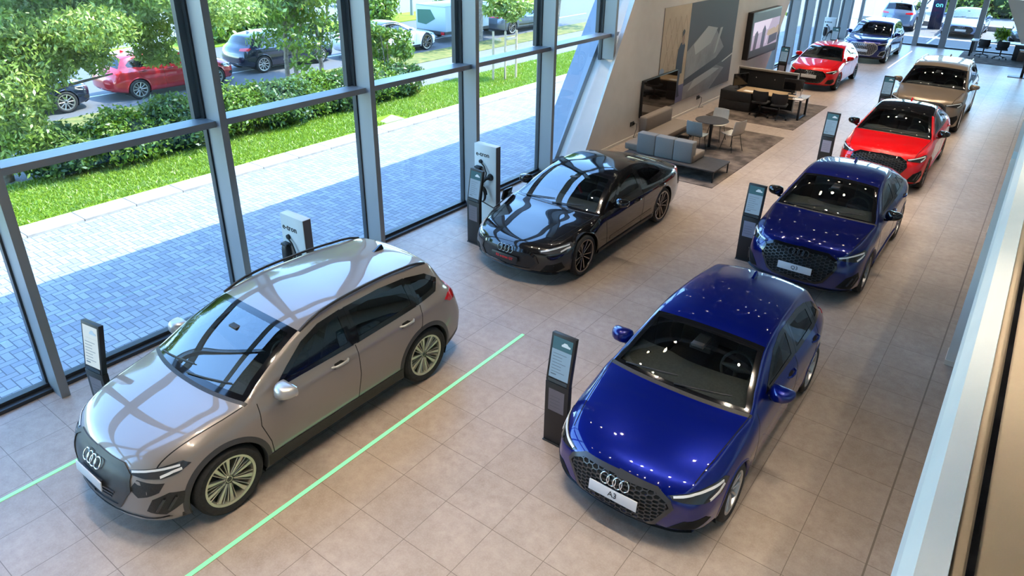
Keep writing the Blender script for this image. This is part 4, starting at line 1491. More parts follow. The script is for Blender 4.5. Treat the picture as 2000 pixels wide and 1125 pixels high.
def spec_q3(p=P_BLUE2, plate='Q3', rs=False, comb=M_GRILLE):
    L = 4.50
    return dict(L=L, W=.9215, wf=.93, wb=2.68, r=.355, rim=.245, tw=.235, spokes=(5, 'double'), alloy=M_ALLOYD if rs else mat('alloy_grey', (.3, .3, .31), .3, .8), paint=p,
        sc=1.22, sh=2.08, g0=3.40, g1=4.15, belt=(1.02, 1.08), roofw=.61, Ra=.395, cwd=.06,
        bow=[(0, .27), (.4, .22), (1.22, .16), (2.08, .10), (2.7, 0.0), (L - .7, -.06), (L, -.2)],
        zc=[(0, .80), (.05, .86), (.2, .92), (.5, .975), (.9, 1.02), (1.19, 1.055), (1.22, 1.065), (1.55, 1.22), (1.85, 1.36), (2.08, 1.445), (2.35, 1.495), (2.7, 1.515), (3.05, 1.495), (3.40, 1.44), (3.8, 1.30), (4.15, 1.13), (4.2, 1.105), (4.36, 1.07), (4.42, 1.0), (L, .9)],
        wins=[[(1.72, 1.07), (1.92, 1.2), (2.15, 1.335), (2.4, 1.395), (2.62, 1.405), (2.64, 1.07)],
              [(2.70, 1.07), (2.68, 1.405), (3.0, 1.38), (3.3, 1.325), (3.33, 1.09)],
              [(3.38, 1.095), (3.35, 1.31), (3.6, 1.22), (3.78, 1.13), (3.72, 1.11)]],
        glass_r=M_GLASS_S,
        seams=[[(1.42, 1.0), (1.4, .8), (1.44, .5), (1.46, .34)], [(2.67, 1.05), (2.67, .65), (2.6, .34)], [(3.48, 1.07), (3.44, .8), (3.26, .55), (3.18, .36)]],
        seams_top=[[(.26, .68), (.6, .73), (1.0, .78), (1.3, .81)], [(.26, -.68), (.6, -.73), (1.0, -.78), (1.3, -.81)]],
        grille=dict(poly=[(.0, .815), (.40, .805), (.53, .74), (.56, .64), (.42, .40), (.33, .36), (.0, .35)], comb=.066, bar=.008, m=M_VOID, bm=comb, fm=M_BLACK, emblem=(.755, .093), em=M_ALLOYD),
        plate=(.53, .52, .115, plate, M_PLATE, M_INK, .085),
        pieces=[lights(.79, .86, .55, .86, .15, .64, .06),
                ('air_intake', M_VOID, [(.56, .2, .33), (.64, .3, .50), (.80, .45, .56), (.85, .5, .42), (.74, .4, .28)], (-.55, .83, 0), dict(off=.004, sub=[('intake_blade', M_GRILLE, [(.66, .32, .36), (.72, .38, .49)], (-.55, .83, 0), .018, .02), ('intake_blade', M_GRILLE, [(.72, .38, .36), (.78, .44, .5)], (-.55, .83, 0), .018, .02)])),
                ('tail_light', M_RED_LENS, [(.52, 4.4, .98), (.82, 4.25, 1.0), (.86, 4.1, .98), (.84, 4.15, .9), (.5, 4.42, .92)], (-.55, -.83, 0), dict(off=.006))],
        bands=[('front_lip', p if not rs else M_BLACK, [(-.8, .2, .24), (-.4, 0, .24), (.4, 0, .24), (.8, .2, .24)], (0, 1, 0), .05, .03, False),
               ('sill_trim', p, [(2, 1.36, .31), (2, 2.3, .31), (2, 3.18, .32)], (-1, 0, 0), .08, .016, True)],
        mirror=(.98, 1.76, 1.07), mirror_m=M_BLACK, handles=[(2.33, .94), (3.2, .97)], fin=3.05, lip=.03, roof_black=rs)

def spec_suv(p=P_TAUPE, plate='', big=True, comb=M_GRILLE, rails=M_SILVERTRIM):
    k = 1.0 if big else .93
    L = 5.06 * k
    W = .985 if big else .946
    wf, wb = (.93, 2.995) if big else (.90, 2.82)
    sc, sh = 1.32 * k, 2.2 * k
    g0, g1 = L - .52, L - .22
    zs = 1.0 if big else .955
    Z = lambda a: a * zs
    return dict(L=L, W=W, wf=wf, wb=wb, r=.385 if big else .37, rim=.275, tw=.26, spokes=(5, 'double'), alloy=M_ALLOY, paint=p,
        sc=sc, sh=sh, g0=g0, g1=g1, belt=(Z(1.08), Z(1.13)), roofw=.66, Ra=.43 if big else .41,
        zc=[(0, Z(.86)), (.05, Z(.93)), (.2, Z(.99)), (.5, Z(1.045)), (.9, Z(1.09)), (sc - .03, Z(1.13)), (sc, Z(1.14)), (sc + .35, Z(1.33)), (sh - .2, Z(1.5)), (sh, Z(1.58)), (sh + .3, Z(1.645)), (sh + .8, Z(1.67)), (sh + 1.4, Z(1.66)), (g0, Z(1.57)), (g0 + .04, Z(1.53)), (g1, Z(1.17)), (g1 + .06, Z(1.12)), (L - .05, Z(1.0)), (L, Z(.92))],
        wins=[[(sc + .5, Z(1.12)), (sc + .7, Z(1.27)), (sc + .95, Z(1.43)), (sc + 1.2, Z(1.52)), (sc + 1.42, Z(1.54)), (sc + 1.44, Z(1.125))],
              [(sc + 1.52, Z(1.13)), (sc + 1.5, Z(1.54)), (sc + 2.0, Z(1.535)), (sc + 2.3, Z(1.51)), (sc + 2.33, Z(1.15))],
              [(sc + 2.42, Z(1.155)), (sc + 2.39, Z(1.5)), (sc + 2.75, Z(1.45)), (g0 + .05, Z(1.33)), (g0 - .05, Z(1.18))]],
        seams=[[(sc + .2, Z(1.05)), (sc + .18, .8), (sc + .22, .4)], [(sc + 1.48, Z(1.1)), (sc + 1.46, .4)], [(sc + 2.38, Z(1.12)), (sc + 2.3, .85), (sc + 2.05, .5)]],
        seams_top=[[(.26, .70), (.7, .78), (1.2, .84)], [(.26, -.70), (.7, -.78), (1.2, -.84)]],
        grille=dict(poly=[(.0, Z(.875)), (.44, Z(.865)), (.56, Z(.79)), (.59, Z(.66)), (.46, .42), (.36, .37), (.0, .365)], comb=.075, bar=.009, m=M_VOID, bm=comb, fm=M_SILVERTRIM if not big else M_GRILLE, emblem=(Z(.80), .093)),
        plate=(.55, .52, .115, plate, M_PLATE, M_INK, .08),
        pieces=[lights(Z(.85), Z(.92), .58, .91, .15, .66, .07),
                ('air_intake', M_VOID, [(.60, .2, .36), (.66, .3, .54), (.84, .45, .58), (.88, .5, .46), (.78, .4, .31)], (-.55, .83, 0), dict(off=.004, sub=[('intake_frame', M_SILVERTRIM, [(.62, .2, .37), (.68, .3, .53), (.84, .45, .57), (.87, .5, .46), (.78, .4, .33), (.62, .2, .37)], (-.55, .83, 0), .022, .012)] if not big else [])),
                ('tail_light', M_RED_LENS, [(.52, L - .06, Z(1.03)), (.86, L - .25, Z(1.05)), (.91, L - .42, Z(1.02)), (.88, L - .35, .94), (.5, L - .05, .95)], (-.55, -.83, 0), dict(off=.006))],
        bands=[('front_lip', M_CLAD, [(-.8, .2, .27), (-.4, 0, .27), (.4, 0, .27), (.8, .2, .27)], (0, 1, 0), .06, .02, False),
               ('sill_trim', M_CLAD, [(2, wf + .45, .33), (2, 2.4, .33), (2, wf + wb - .45, .34)], (-1, 0, 0), .10, .012, True)],
        rails=(sh + .05, g0 - .15, rails, .04) if rails else None, mirror=(W + .05, sc + .54, Z(1.13)), handles=[(sc + 1.1, Z(1.0)), (sc + 1.98, Z(1.02))], fin=g0 - .35, lip=.035)

def spec_small(p=P_RED, plate=''):
    L = 4.03
    return dict(L=L, W=.87, wf=.83, wb=2.56, r=.31, rim=.225, tw=.205, spokes=(5, 'double'), alloy=M_ALLOYD, paint=p,
        sc=1.12, sh=1.85, g0=3.52, g1=3.83, belt=(.94, 1.0), roofw=.61, Ra=.345,
        zc=[(0, .70), (.05, .765), (.2, .83), (.5, .895), (.85, .95), (1.09, .985), (1.12, .995), (1.4, 1.14), (1.65, 1.27), (1.85, 1.35), (2.1, 1.395), (2.5, 1.41), (3.0, 1.385), (3.52, 1.31), (3.56, 1.27), (3.83, 1.0), (3.88, .95), (3.98, .88), (L, .82)],
        wins=[[(1.6, .98), (1.8, 1.11), (2.0, 1.235), (2.2, 1.29), (2.4, 1.3), (2.42, .985)],
              [(2.5, .985), (2.48, 1.3), (2.85, 1.285), (3.1, 1.25), (3.12, 1.0)]],
        glass_r=M_GLASS_S,
        seams=[[(1.32, .93), (1.3, .7), (1.34, .3)], [(2.46, .97), (2.44, .3)]],
        seams_top=[[(.3, .62), (.7, .69), (1.15, .74)], [(.3, -.62), (.7, -.69), (1.15, -.74)]],
        grille=dict(poly=[(.0, .69), (.40, .68), (.50, .62), (.53, .54), (.42, .36), (.34, .32), (.0, .315)], comb=.06, bar=.007, m=M_VOID, bm=M_GRILLE, fm=M_BLACK, emblem=(.635, .093)),
        plate=(.52, .52, .115, plate, M_PLATE, M_INK, .08),
        pieces=[lights(.68, .75, .50, .80, .14, .58, .05),
                ('air_intake', M_VOID, [(.50, .2, .30), (.56, .28, .43), (.72, .42, .46), (.76, .46, .36), (.66, .36, .26)], (-.5, .86, 0), dict(off=.003)),
                ('tail_light', M_RED_LENS, [(.5, 3.97, .9), (.76, 3.83, .92), (.80, 3.7, .9), (.76, 3.8, .8), (.5, 3.98, .8)], (-.55, -.83, 0), dict(off=.006))],
        mirror=(.92, 1.66, .99), handles=[(2.15, .87), (2.95, .9)], fin=3.1, lip=.02)
# ------------------------------------------------------------------ furniture and display pieces
M_TOTEM = mat('totem_anthracite', (.022, .021, .022), .45, .2)
M_SCREEN_B = mat('totem_screen_page', (.10, .17, .24), .15, emit=(.30, .44, .56), es=.42)
M_SCREEN_T = mat('totem_screen_header', (.02, .06, .08), .15, emit=(.05, .15, .19), es=.45)
M_PAPER = mat('information_sheet', (.16, .145, .165), .35)
M_PAPERL = mat('information_sheet_pale', (.30, .30, .38), .35)
M_SCREEN_REFL = mat('totem_screen_reflection', (.5, .5, .46), .15, emit=(.62, .62, .52), es=.5)  # outdoor reflection put into the screen as pale colour and glow
M_LINE = mat('screen_text', (.05, .08, .11), .4, emit=(.05, .09, .12), es=.5)
M_CARIMG = mat('screen_car_picture', (.4, .5, .55), .3, emit=(.45, .55, .6), es=.35)

def totem(x, y, label, rz=0.0, sheet=M_PAPER, tilt=.16, blue=False):
    """x, y: middle of the foot"""
    t = empty('information_totem', (x, y, 0), rz, label, 'totem', 'information totems beside the cars')
    w = .152
    b = MB()
    b.box(-w, w, -.035, .035, .012, .83, 0, None, .006)
    b.box(-w - .006, w + .006, -.05, .075, 0, .014, 0, None, .004)
    b.build('pedestal', M_TOTEM, t, 40)
    Mx = Matrix.Translation((0, 0, .83)) @ Matrix.Rotation(-tilt, 4, 'X')
    h_ = MB(); h_.box(-w, w, -.03, .03, 0, .58, 0, Mx, .006)
    h_.build('display_housing', M_TOTEM, t, 40)
    s = MB()
    F = lambda x0, x1, z0, z1, mi, e=0.0: s.box(x0, x1, -.0325 - e, -.029, z0, z1, mi, Mx)
    F(-w + .028, w - .028, .06, .40, 0); F(-w + .028, w - .028, .402, .545, 1)
    for k in range(7): F(-w + .05, -w + .05 + (.12 if k % 3 else .17), .35 - .036 * k, .355 - .036 * k, 2, .001)
    F(-w + .05, -w + .12, .10, .112, 2, .001)
    # small car silhouette in the header
    cs = [(-.01, .455), (.10, .455), (.10, .475), (.075, .482), (.055, .502), (.02, .502), (.0, .48), (-.012, .472)]
    s.prism([Mx @ Vector((a, -.0345, b2)) for a, b2 in cs], Mx.to_3x3() @ Vector((0, .002, 0)), 3)
    s.build('screen', [M_SCREEN_REFL if blue else M_SCREEN_B, M_SCREEN_REFL if blue else M_SCREEN_T, M_LINE, M_CARIMG], t)
    g = MB(); g.box(-w + .03, w - .03, -.036, -.02, .005, .045, 0, Mx)
    g.build('display_ledge', mat_ledge, t)
    p = MB(); p.box(-w + .05, w - .05, -.038, -.03, .46, .75, 0)
    for k in range(4): p.box(-w + .07, w - .10, -.0388, -.037, .52 + .045 * k, .524 + .045 * k, 1)
    p.build('information_sheet', [sheet, M_BROWN_INK], t)
    return t
mat_ledge = mat('totem_ledge', (.06, .075, .085), .25, .4)
totem(-3.33, 5.34, 'dark information totem in front of the nearest blue hatchback', 0)
totem(-3.33, 11.35, 'dark information totem beside the dark blue crossover, second from the front', 0, M_PAPERL)
totem(-3.63, 17.42, 'dark information totem beside the red car with black roof', 0, M_PAPERL)
totem(-3.48, 23.10, 'dark information totem beside the taupe car with roof rails', 0, M_PAPERL)
totem(-7.50, 2.38, 'dark information totem between the grey car and the glazing', .16, M_PAPER, .16, True)
totem(-7.52, 8.90, 'dark information totem before the charging wall by the black car', -.08)
totem(-7.56, 26.35, 'dark information totem beside the small red hatchback at the slanted wall end', 0, M_PAPERL)
totem(-7.52, 33.2, 'dark information totem beside the farthest blue car in the hall', 0, M_PAPERL)

# ---- charging walls
M_CW = noisy('charging_wall_white', (.62, .66, .66), (.67, .70, .70), 3, rough=.4)
M_CWS = mat('charging_wall_side', (.10, .09, .10), .5)
def charge_wall(x0, x1, y0, y1, h_, label, cable_to=None, text=True):
    t = empty('charging_wall', ((x0 + x1) / 2, (y0 + y1) / 2, 0), 0, label, 'charging station', 'charging walls by the glazing')
    w, d = (x1 - x0) / 2, (y1 - y0) / 2
    b = MB(); b.box(-w, w, -d, d, 0, h_, 0, None, .004)
    b.box(w - .001, w + .002, -d + .006, d - .006, .01, h_ - .006, 1)
    b.build('panel', [M_CW, M_CWS], t, 40)
    if text: text_mesh('lettering', 'e-tron', .125, M_INK, t, Matrix.Translation((-.06, -d - .003, h_ - .19)) @ Matrix.Rotation(math.pi / 2, 4, 'X'), .0015, .0012)
    k = MB(); k.lathe([(0, .03), (.035, .03), (.038, 0)], 18, 0, Matrix.Translation((-.10, -d, h_ - .33)) @ Matrix.Rotation(math.pi / 2, 4, 'X'))
    k.build('hook', M_CLAD, t, 40)
    c = MB(); capsule(c, (-.13, -d - .05, h_ - .62), (.075, .055, .20), 0)
    c.box(-.20, -.06, -d - .09, -d, h_ - .46, h_ - .42, 0, None, .01)
    c.build('charger_box', M_CLAD, t, 50)
    p = MB()
    p.lathe([(0, .05), (.05, .05), (.065, .02), (.07, 0)], 20, 0, Matrix.Translation((.13, -d, h_ - .60)) @ Matrix.Rotation(math.pi / 2, 4, 'X'))
    p.tube([(.13, -d - .04, h_ - .60), (.08, -d - .09, h_ - .62), (.02, -d - .11, h_ - .70), (.0, -d - .10, h_ - .82)], [.035, .035, .028, .022], 10)
    p.build('plug_holder', M_CLAD, t, 40)
    q = MB()
    q.tube([(-.10, -d - .03, h_ - .33), (.0, -d - .035, h_ - .40), (.06, -d - .04, h_ - .52), (.05, -d - .05, h_ - .62)], .012, 8)
    if cable_to is None:
        q.tube([(.0, -d - .10, h_ - .82), (-.02, -d - .09, h_ - .95), (-.1, -d - .08, h_ - 1.05), (-.17, -d - .06, h_ - .95), (-.13, -d - .05, h_ - .80)], .012, 8)
    else:
        pts = []
        for i in range(40):
            a = 2 * math.pi * i / 17
            pts.append((-.02 + .10 * math.cos(a), -d - .05 - .002 * i, h_ - .95 + .15 * math.sin(a)))
        q.tube(pts, .012, 8)
        e = Vector(cable_to) - t.location
        a = Vector(pts[-1])
        q.tube([a, a + Vector((.03, -.08, -.2)), (a + e) / 2 + Vector((0, -.05, -.35)), e + Vector((-.12, .05, -.1)), e], .012, 8)
    q.build('cable', M_CLAD, t, 50)
    return t
charge_wall(-8.13, -7.62, 5.34, 5.48, 1.60, 'white charging wall with black lettering behind the grey car', text=True)
charge_wall(-8.18, -7.66, 9.70, 9.84, 1.60, 'white charging wall with looped cable behind the totem at the black car', cable_to=(-7.20, 9.60, .86))
charge_wall(-8.55, -8.05, 35.2, 35.34, 1.55, 'white charging wall in the far window bay behind the red hatchback')

# ---- rugs
M_RUG = noisy('rug_brown', (.045, .033, .027), (.15, .115, .095), 2.6, rough=.95, bmp=.4, detail=9, lo=.38, hi=.62)
def rug(x0, x1, y0, y1, label):
    b = MB(); b.box(x0, x1, y0, y1, 0.001, .014, 0, None, .004)
    return tag(b.build('rug', M_RUG), label, 'rug')
rug(-7.95, -5.22, 14.45, 19.6, 'mottled brown rug under the sofas and round table')
rug(-7.95, -5.27, 20.55, 24.2, 'mottled brown rug under the office desk by the poster')
rug(-3.15, 1.5, 37.0, 40.2, 'mottled brown rug under the far desk at the entrance')

# ---- lounge
M_FAB = noisy('grey_upholstery', (.15, .148, .145), (.19, .187, .18), 80, rough=.85)
M_FABT = noisy('taupe_upholstery', (.17, .135, .105), (.21, .165, .13), 80, rough=.85)
M_PLAT = noisy('platform_laminate', (.028, .026, .028), (.038, .035, .038), 10, rough=.6)
M_STEELD = mat('black_powder_coat', (.012, .012, .013), .4, .3)
s = empty('bench_sofa', (-6.45, 15.2, 0), 0, 'grey bench sofa with its back to the black car and an open platform end', 'sofa')
p = MB(); p.box(-1.2, 1.13, -.47, .50, .265, .30, 0, None, .006); p.build('platform', M_PLAT, s, 40)
for x, y in ((-1.17, -.44), (-1.17, .47), (1.10, -.44), (1.10, .47)):
    l = MB(); l.box(x - .014, x + .014, y - .014, y + .014, .014, .266); l.build('leg', M_STEELD, s)
c = MB(); c.box(-1.32, .50, -.22, .46, .30, .47, 0, None, .03); c.build('seat_cushion', M_FABT, s, 45)
c = MB()
for k in range(3): c.box(-.95 + .478 * k, -.95 + .478 * (k + 1) - .004, -.30, -.06, .30, .80, 0, None, .022)
c.build('backrest', M_FAB, s, 45)
s = empty('bench_sofa', (-7.75, 17.05, 0), 0, 'taupe bench sofa set against the wall below the black screen', 'sofa')
p = MB(); p.box(-.30, .50, -.85, .95, .265, .30, 0, None, .006); p.build('platform', M_PLAT, s, 40)
for x, y in ((-.26, -.80), (-.26, .9), (.46, -.80), (.46, .9)):
    l = MB(); l.box(x - .014, x + .014, y - .014, y + .014, .0145, .266); l.build('leg', M_STEELD, s)
c = MB(); c.box(-.10, .50, -.85, .92, .30, .45, 0, None, .03); c.build('seat_cushion', M_FABT, s, 45)
c = MB(); c.box(-.30, -.06, -.85, .70, .30, .82, 0, None, .05); c.build('backrest', M_FABT, s, 45)

t = empty('round_table', (-6.52, 17.36, 0.014), 0, 'round dark table on one black column between pale chairs', 'table')
b = MB(); b.lathe([(0, .715), (.30, .715), (.41, .718), (.43, .728), (.425, .74), (0, .742)], 40); b.build('tabletop', M_PLAT, t, 40)
b = MB(); b.lathe([(0, .715), (.04, .715), (.04, .02), (.06, .012), (.22, .01), (.225, 0), (0, 0)], 28); b.build('pedestal', M_STEELD, t, 40)
M_SHELL = noisy('pale_chair_fabric', (.44, .41, .36), (.50, .47, .41), 90, rough=.85)
M_SHELLB = noisy('blue_grey_chair_fabric', (.26, .29, .29), (.32, .35, .345), 90, rough=.85)
M_WOOD = noisy('oak_seat', (.42, .30, .19), (.48, .35, .23), 14, rough=.5)
def cafe_chair(x, y, rz, label, m1):
    """faces -y before turning"""
    t = empty('cafe_chair', (x, y, .014), rz, label, 'chair', 'pale chairs around the round table')
    sh = MB()
    nu, nv = 11, 8
    vs = []
    prof = [(-.21, .455), (-.10, .44), (.05, .435), (.15, .445), (.20, .50), (.225, .60), (.245, .72), (.262, .83)]
    for j, (py, pz) in enumerate(prof):
        for i in range(nu):
            a = -1 + 2 * i / (nu - 1)
            wv = .225 - (.02 if j == 0 else 0) - (.02 if j == nv - 1 else 0)
            curve = (.018 if j < 4 else 0) * a * a
            back = (-.045 * a * a if j >= 4 else 0)
            vs.append((a * wv, py + back, pz + curve))
    n = len(vs)
    fs = [(j * nu + i, j * nu + i + 1, (j + 1) * nu + i + 1, (j + 1) * nu + i) for j in range(nv - 1) for i in range(nu - 1)]
    sh.add(vs, fs); sh.add([(a, b2 + (.016 if k // nu >= 4 else 0), c - (.016 if k // nu < 4 else 0)) for k, (a, b2, c) in enumerate(vs)], [tuple(reversed(f)) for f in fs])
    for i in range(nu - 1): sh.f += [(i + 1, i, n + i, n + i + 1), ((nv - 1) * nu + i, (nv - 1) * nu + i + 1, n + (nv - 1) * nu + i + 1, n + (nv - 1) * nu + i)]; sh.m += [0, 0]
    for j in range(nv - 1): sh.f += [(j * nu, (j + 1) * nu, n + (j + 1) * nu, n + j * nu), ((j + 1) * nu + nu - 1, j * nu + nu - 1, n + j * nu + nu - 1, n + (j + 1) * nu + nu - 1)]; sh.m += [0, 0]
    sh.build('shell', m1, t, 50)
    for sx, sy in ((-1, -1), (1, -1), (-1, 1), (1, 1)):
        l = MB(); l.tube([(sx * .15, sy * .11 + .01, .43), (sx * .21, sy * .20 + .02, 0)], .009, 8); l.build('leg', M_STEELD, t, 40)
    f_ = MB(); f_.box(-.17, .17, -.13, .15, .42, .432, 0); f_.build('seat_frame', M_STEELD, t)
    return t
cafe_chair(-6.66, 16.82, math.pi - .10, 'blue-grey chair with its back to the grey bench sofa', M_SHELLB)
cafe_chair(-6.66, 18.12, -.05, 'pale chair behind the round table, facing the camera', M_SHELL)
cafe_chair(-5.98, 17.50, -math.pi / 2 - .35, 'pale chair seen from the side at the right of the round table', M_SHELL)

# ---- office desk by the poster
M_OAK = noisy('desk_oak', (.45, .31, .18), (.52, .37, .22), 6, rough=.45)
M_GREYTOP = mat('desk_end_grey', (.36, .33, .30), .4)
M_CABB = noisy('cabinet_black', (.016, .016, .018), (.022, .022, .024), 20, rough=.45)
t = empty('office_desk', (-6.5, 22.1, .014), 0, 'long oak desk with black frame legs beside the poster wall', 'desk')
b = MB(); b.box(-.98, .80, -.42, .42, .60, .63, 0, None, .004); b.box(.80, 1.06, -.42, .42, .60, .63, 1, None, .004); b.build('desk_top', [M_OAK, M_GREYTOP], t, 40)
l = MB(); l.box(.96, 1.02, -.40, -.34, 0, .60); l.box(.96, 1.02, .34, .40, 0, .60); l.box(.96, 1.02, -.34, .34, 0, .04); l.build('leg_frame', M_STEELD, t)
l = MB(); l.box(-.9, .98, .30, .34, .53, .60); l.build('beam', M_STEELD, t)
t = empty('desk_cabinet', (-7.50, 22.10, .014), 0, 'black low cabinet with wide drawers under the desk end at the wall', 'cabinet')
b = MB(); b.box(-.50, .50, -.42, .42, .0, .60, 0, None, .006); b.build('carcass', M_CABB, t, 40)
for k in range(2):
    d = MB(); d.box(-.485, .485, -.43, -.418, .02 + .29 * k, .29 + .29 * k, 0, None, .003); d.build('drawer_front', M_CABB, t, 40)
M_FELT = noisy('screen_felt', (.010, .011, .014), (.016, .017, .020), 60, rough=.9)
M_FELTTOP = mat('screen_frame_beige', (.34, .31, .27), .5)
t = empty('privacy_screen', (-6.9, 22.72, .014), 0, 'dark felt privacy screen with beige frame behind the oak desk', 'screen')
b = MB(); b.box(-.92, .92, -.035, .035, .02, 1.14, 0, None, .004); b.build('felt_panel', M_FELT, t, 40)
b = MB(); b.box(-.95, .95, -.06, .06, 1.14, 1.20, 0, None, .006); b.box(-.95, -.92, -.06, .06, 0, 1.14); b.box(.92, .95, -.06, .06, 0, 1.14); b.build('frame', M_FELTTOP, t, 40)
for x in (-.35, .25):
    k = MB(); k.lathe([(0, .012), (.016, .01), (.018, 0)], 14, 0, Matrix.Translation((x, -.036, .92)) @ Matrix.Rotation(math.pi / 2, 4, 'X')); k.build('button', M_CHROME, t, 40)
def monitor(x, y, z, rz, w, hh, label):
    t = empty('computer_monitor', (x, y, z), rz, label, 'monitor')
    b = MB(); b.box(-w / 2, w / 2, -.015, .015, .12, .12 + hh, 0, None, .005); b.build('housing', M_CLAD, t, 40)
    b = MB(); b.box(-w / 2 + .012, w / 2 - .012, -.0175, -.0145, .135, .105 + hh); b.build('display', M_BLACK, t)
    b = MB(); b.box(-.03, .03, .012, .03, .012, .3); b.box(-.12, .12, -.08, .10, 0, .012, 0, None, .004); b.build('stand', M_CLAD, t, 40)
    return t
monitor(-7.55, 22.12, .614, math.radians(62), .60, .37, 'black monitor on the cabinet end, next to the felt screen')
monitor(-5.95, 22.30, .644, math.radians(10), .58, .35, 'dark monitor turned away at the free end of the oak desk')
M_PAPERW = mat('paper_white', (.75, .73, .70), .7)
b = MB(); b.box(-.15, .15, -.10, .10, 0, .004); tag(b.build('paper_sheets', M_PAPERW, loc=(-7.15, 21.85, .644)), 'white papers lying on the oak desk near the wall', 'paper')
b = MB(); b.box(-.15, .15, -.10, .10, 0, .012, 0, None, .003); b.box(-.13, .13, -.08, .08, .012, .014); tag(b.build('keyboard', M_CABB, None, 40, loc=(-5.86, 21.84, .644)), 'dark keyboard on the grey end of the oak desk', 'keyboard')
t = empty('desk_lamp', (-5.60, 21.95, .644), 0, 'slim chrome lamp standing on the grey desk end', 'lamp')
b = MB(); b.lathe([(0, .015), (.06, .012), (.062, 0), (0, 0)], 20); b.build('base', M_CHROME, t, 40)
b = MB(); b.tube([(0, 0, .01), (0, 0, .26), (.01, -.03, .30)], [.018, .018, .026], 10); b.build('stem', M_CHROME, t, 40)
t = empty('document_tray', (-5.60, 21.73, .644), .1, 'pale tray beside the chrome lamp on the desk end', 'tray')
b = MB(); b.box(-.14, .14, -.10, .10, 0, .006); b.box(-.14, .14, .094, .1, .006, .03); b.box(-.14, -.134, -.1, .1, .006, .03); b.build('tray', M_PAPERW, t)
M_CHAIRB = noisy('office_chair_black', (.016, .016, .018), (.024, .024, .027), 50, rough=.75)
def office_chair(x, y, rz, z, label, group='black office chairs at the oak desk'):
    t = empty('office_chair', (x, y, z), rz, label, 'chair', group)
    b = MB(); b.box(-.23, .23, -.22, .22, .40, .47, 0, None, .03); b.build('seat', M_CHAIRB, t, 45)
    b = MB()
    nu = 9
    vs = []
    for (z_, yo, ww) in ((.48, .20, .20), (.58, .235, .235), (.70, .245, .24), (.80, .25, .225)):
        for i in range(nu):
            a = -1 + 2 * i / (nu - 1); vs.append((a * ww, yo - .11 * a * a, z_))
    n = len(vs)
    fs = [(j * nu + i, j * nu + i + 1, (j + 1) * nu + i + 1, (j + 1) * nu + i) for j in range(3) for i in range(nu - 1)]
    b.add(vs + [(a, c + .03, d) for a, c, d in vs], fs + [tuple(n + q for q in reversed(f)) for f in fs])
    for i in range(nu - 1): b.f += [(i + 1, i, n + i, n + i + 1), (3 * nu + i, 3 * nu + i + 1, n + 3 * nu + i + 1, n + 3 * nu + i)]; b.m += [0, 0]
    for j in range(3): b.f += [(j * nu, (j + 1) * nu, n + (j + 1) * nu, n + j * nu), ((j + 1) * nu + nu - 1, j * nu + nu - 1, n + j * nu + nu - 1, n + (j + 1) * nu + nu - 1)]; b.m += [0, 0]
    b.build('backrest', M_CHAIRB, t, 50)
    b = MB(); b.tube([(0, 0, .40), (0, 0, .12)], [.028, .028], 10); b.build('gas_column', M_STEELD, t, 40)
    b = MB()
    for k in range(5):
        a = 2 * math.pi * k / 5 + .3
        b.tube([(0, 0, .13), (.28 * math.cos(a), .28 * math.sin(a), .075)], [.022, .014], 8)
        b.lathe([(0, -.015), (.03, -.015), (.03, .015), (0, .015)], 12, 0, Matrix.Translation((.28 * math.cos(a), .28 * math.sin(a), .030)) @ Matrix.Rotation(a + math.pi / 2, 4, 'Z') @ Matrix.Rotation(math.pi / 2, 4, 'Y'))
    b.build('star_base', M_STEELD, t, 40)
    return t
office_chair(-6.62, 21.90 - .38, math.pi, .014, 'black office chair next to the cabinet at the oak desk')
office_chair(-6.05, 21.90 - .40, math.pi + .15, .014, 'black office chair nearer the free end of the oak desk')

# ---- sockets with cables on the wall
def socket(y, z, label):
    t = empty('wall_socket', (-8.52, y, z), 0, label, 'socket')
    for dy in (-.06, .06):
        b = MB(); b.box(0, .012, dy - .045, dy + .045, -.06, .06, 0, None, .004); b.build('socket_plate', M_CLAD, t, 40)
    b = MB(); b.box(.012, .05, .03, .09, -.03, .03, 0, None, .006); b.build('plug', M_CLAD, t, 40)
    b = MB(); b.tube([(.05, .06, 0), (.09, .10, .0), (.09, .12, -.15), (.05, .05, -z + .03), (.10, .3, -z + .012)], .008, 6); b.build('cable', M_CLAD, t, 40)
socket(16.75, .42, 'black double socket with plugged cable left of the taupe sofa')
socket(21.15, .36, 'black double socket with cable below the poster by the cabinet')

# ---- wall screens and poster
M_DARKSCR = mat('screen_off', (.012, .008, .006), .06, 0.0, coat=1.0)
t = empty('television', (-8.46, 18.15, 1.02), 0, 'large switched-off black screen mounted over the taupe sofa', 'television')
b = MB(); b.box(-.035, .03, -1.08, 1.06, -.50, .52, 0, None, .006); b.build('housing', M_CLAD, t, 40)
b = MB(); b.box(.029, .034, -1.055, 1.035, -.475, .495); b.build('display', M_DARKSCR, t)
b = MB(); b.tube([(.0, -.35, -.5), (.0, -.35, -.75)], .018, 8); b.tube([(.0, -.28, -.5), (.0, -.28, -.75)], .018, 8); b.build('bracket', M_STEELD, t, 40)

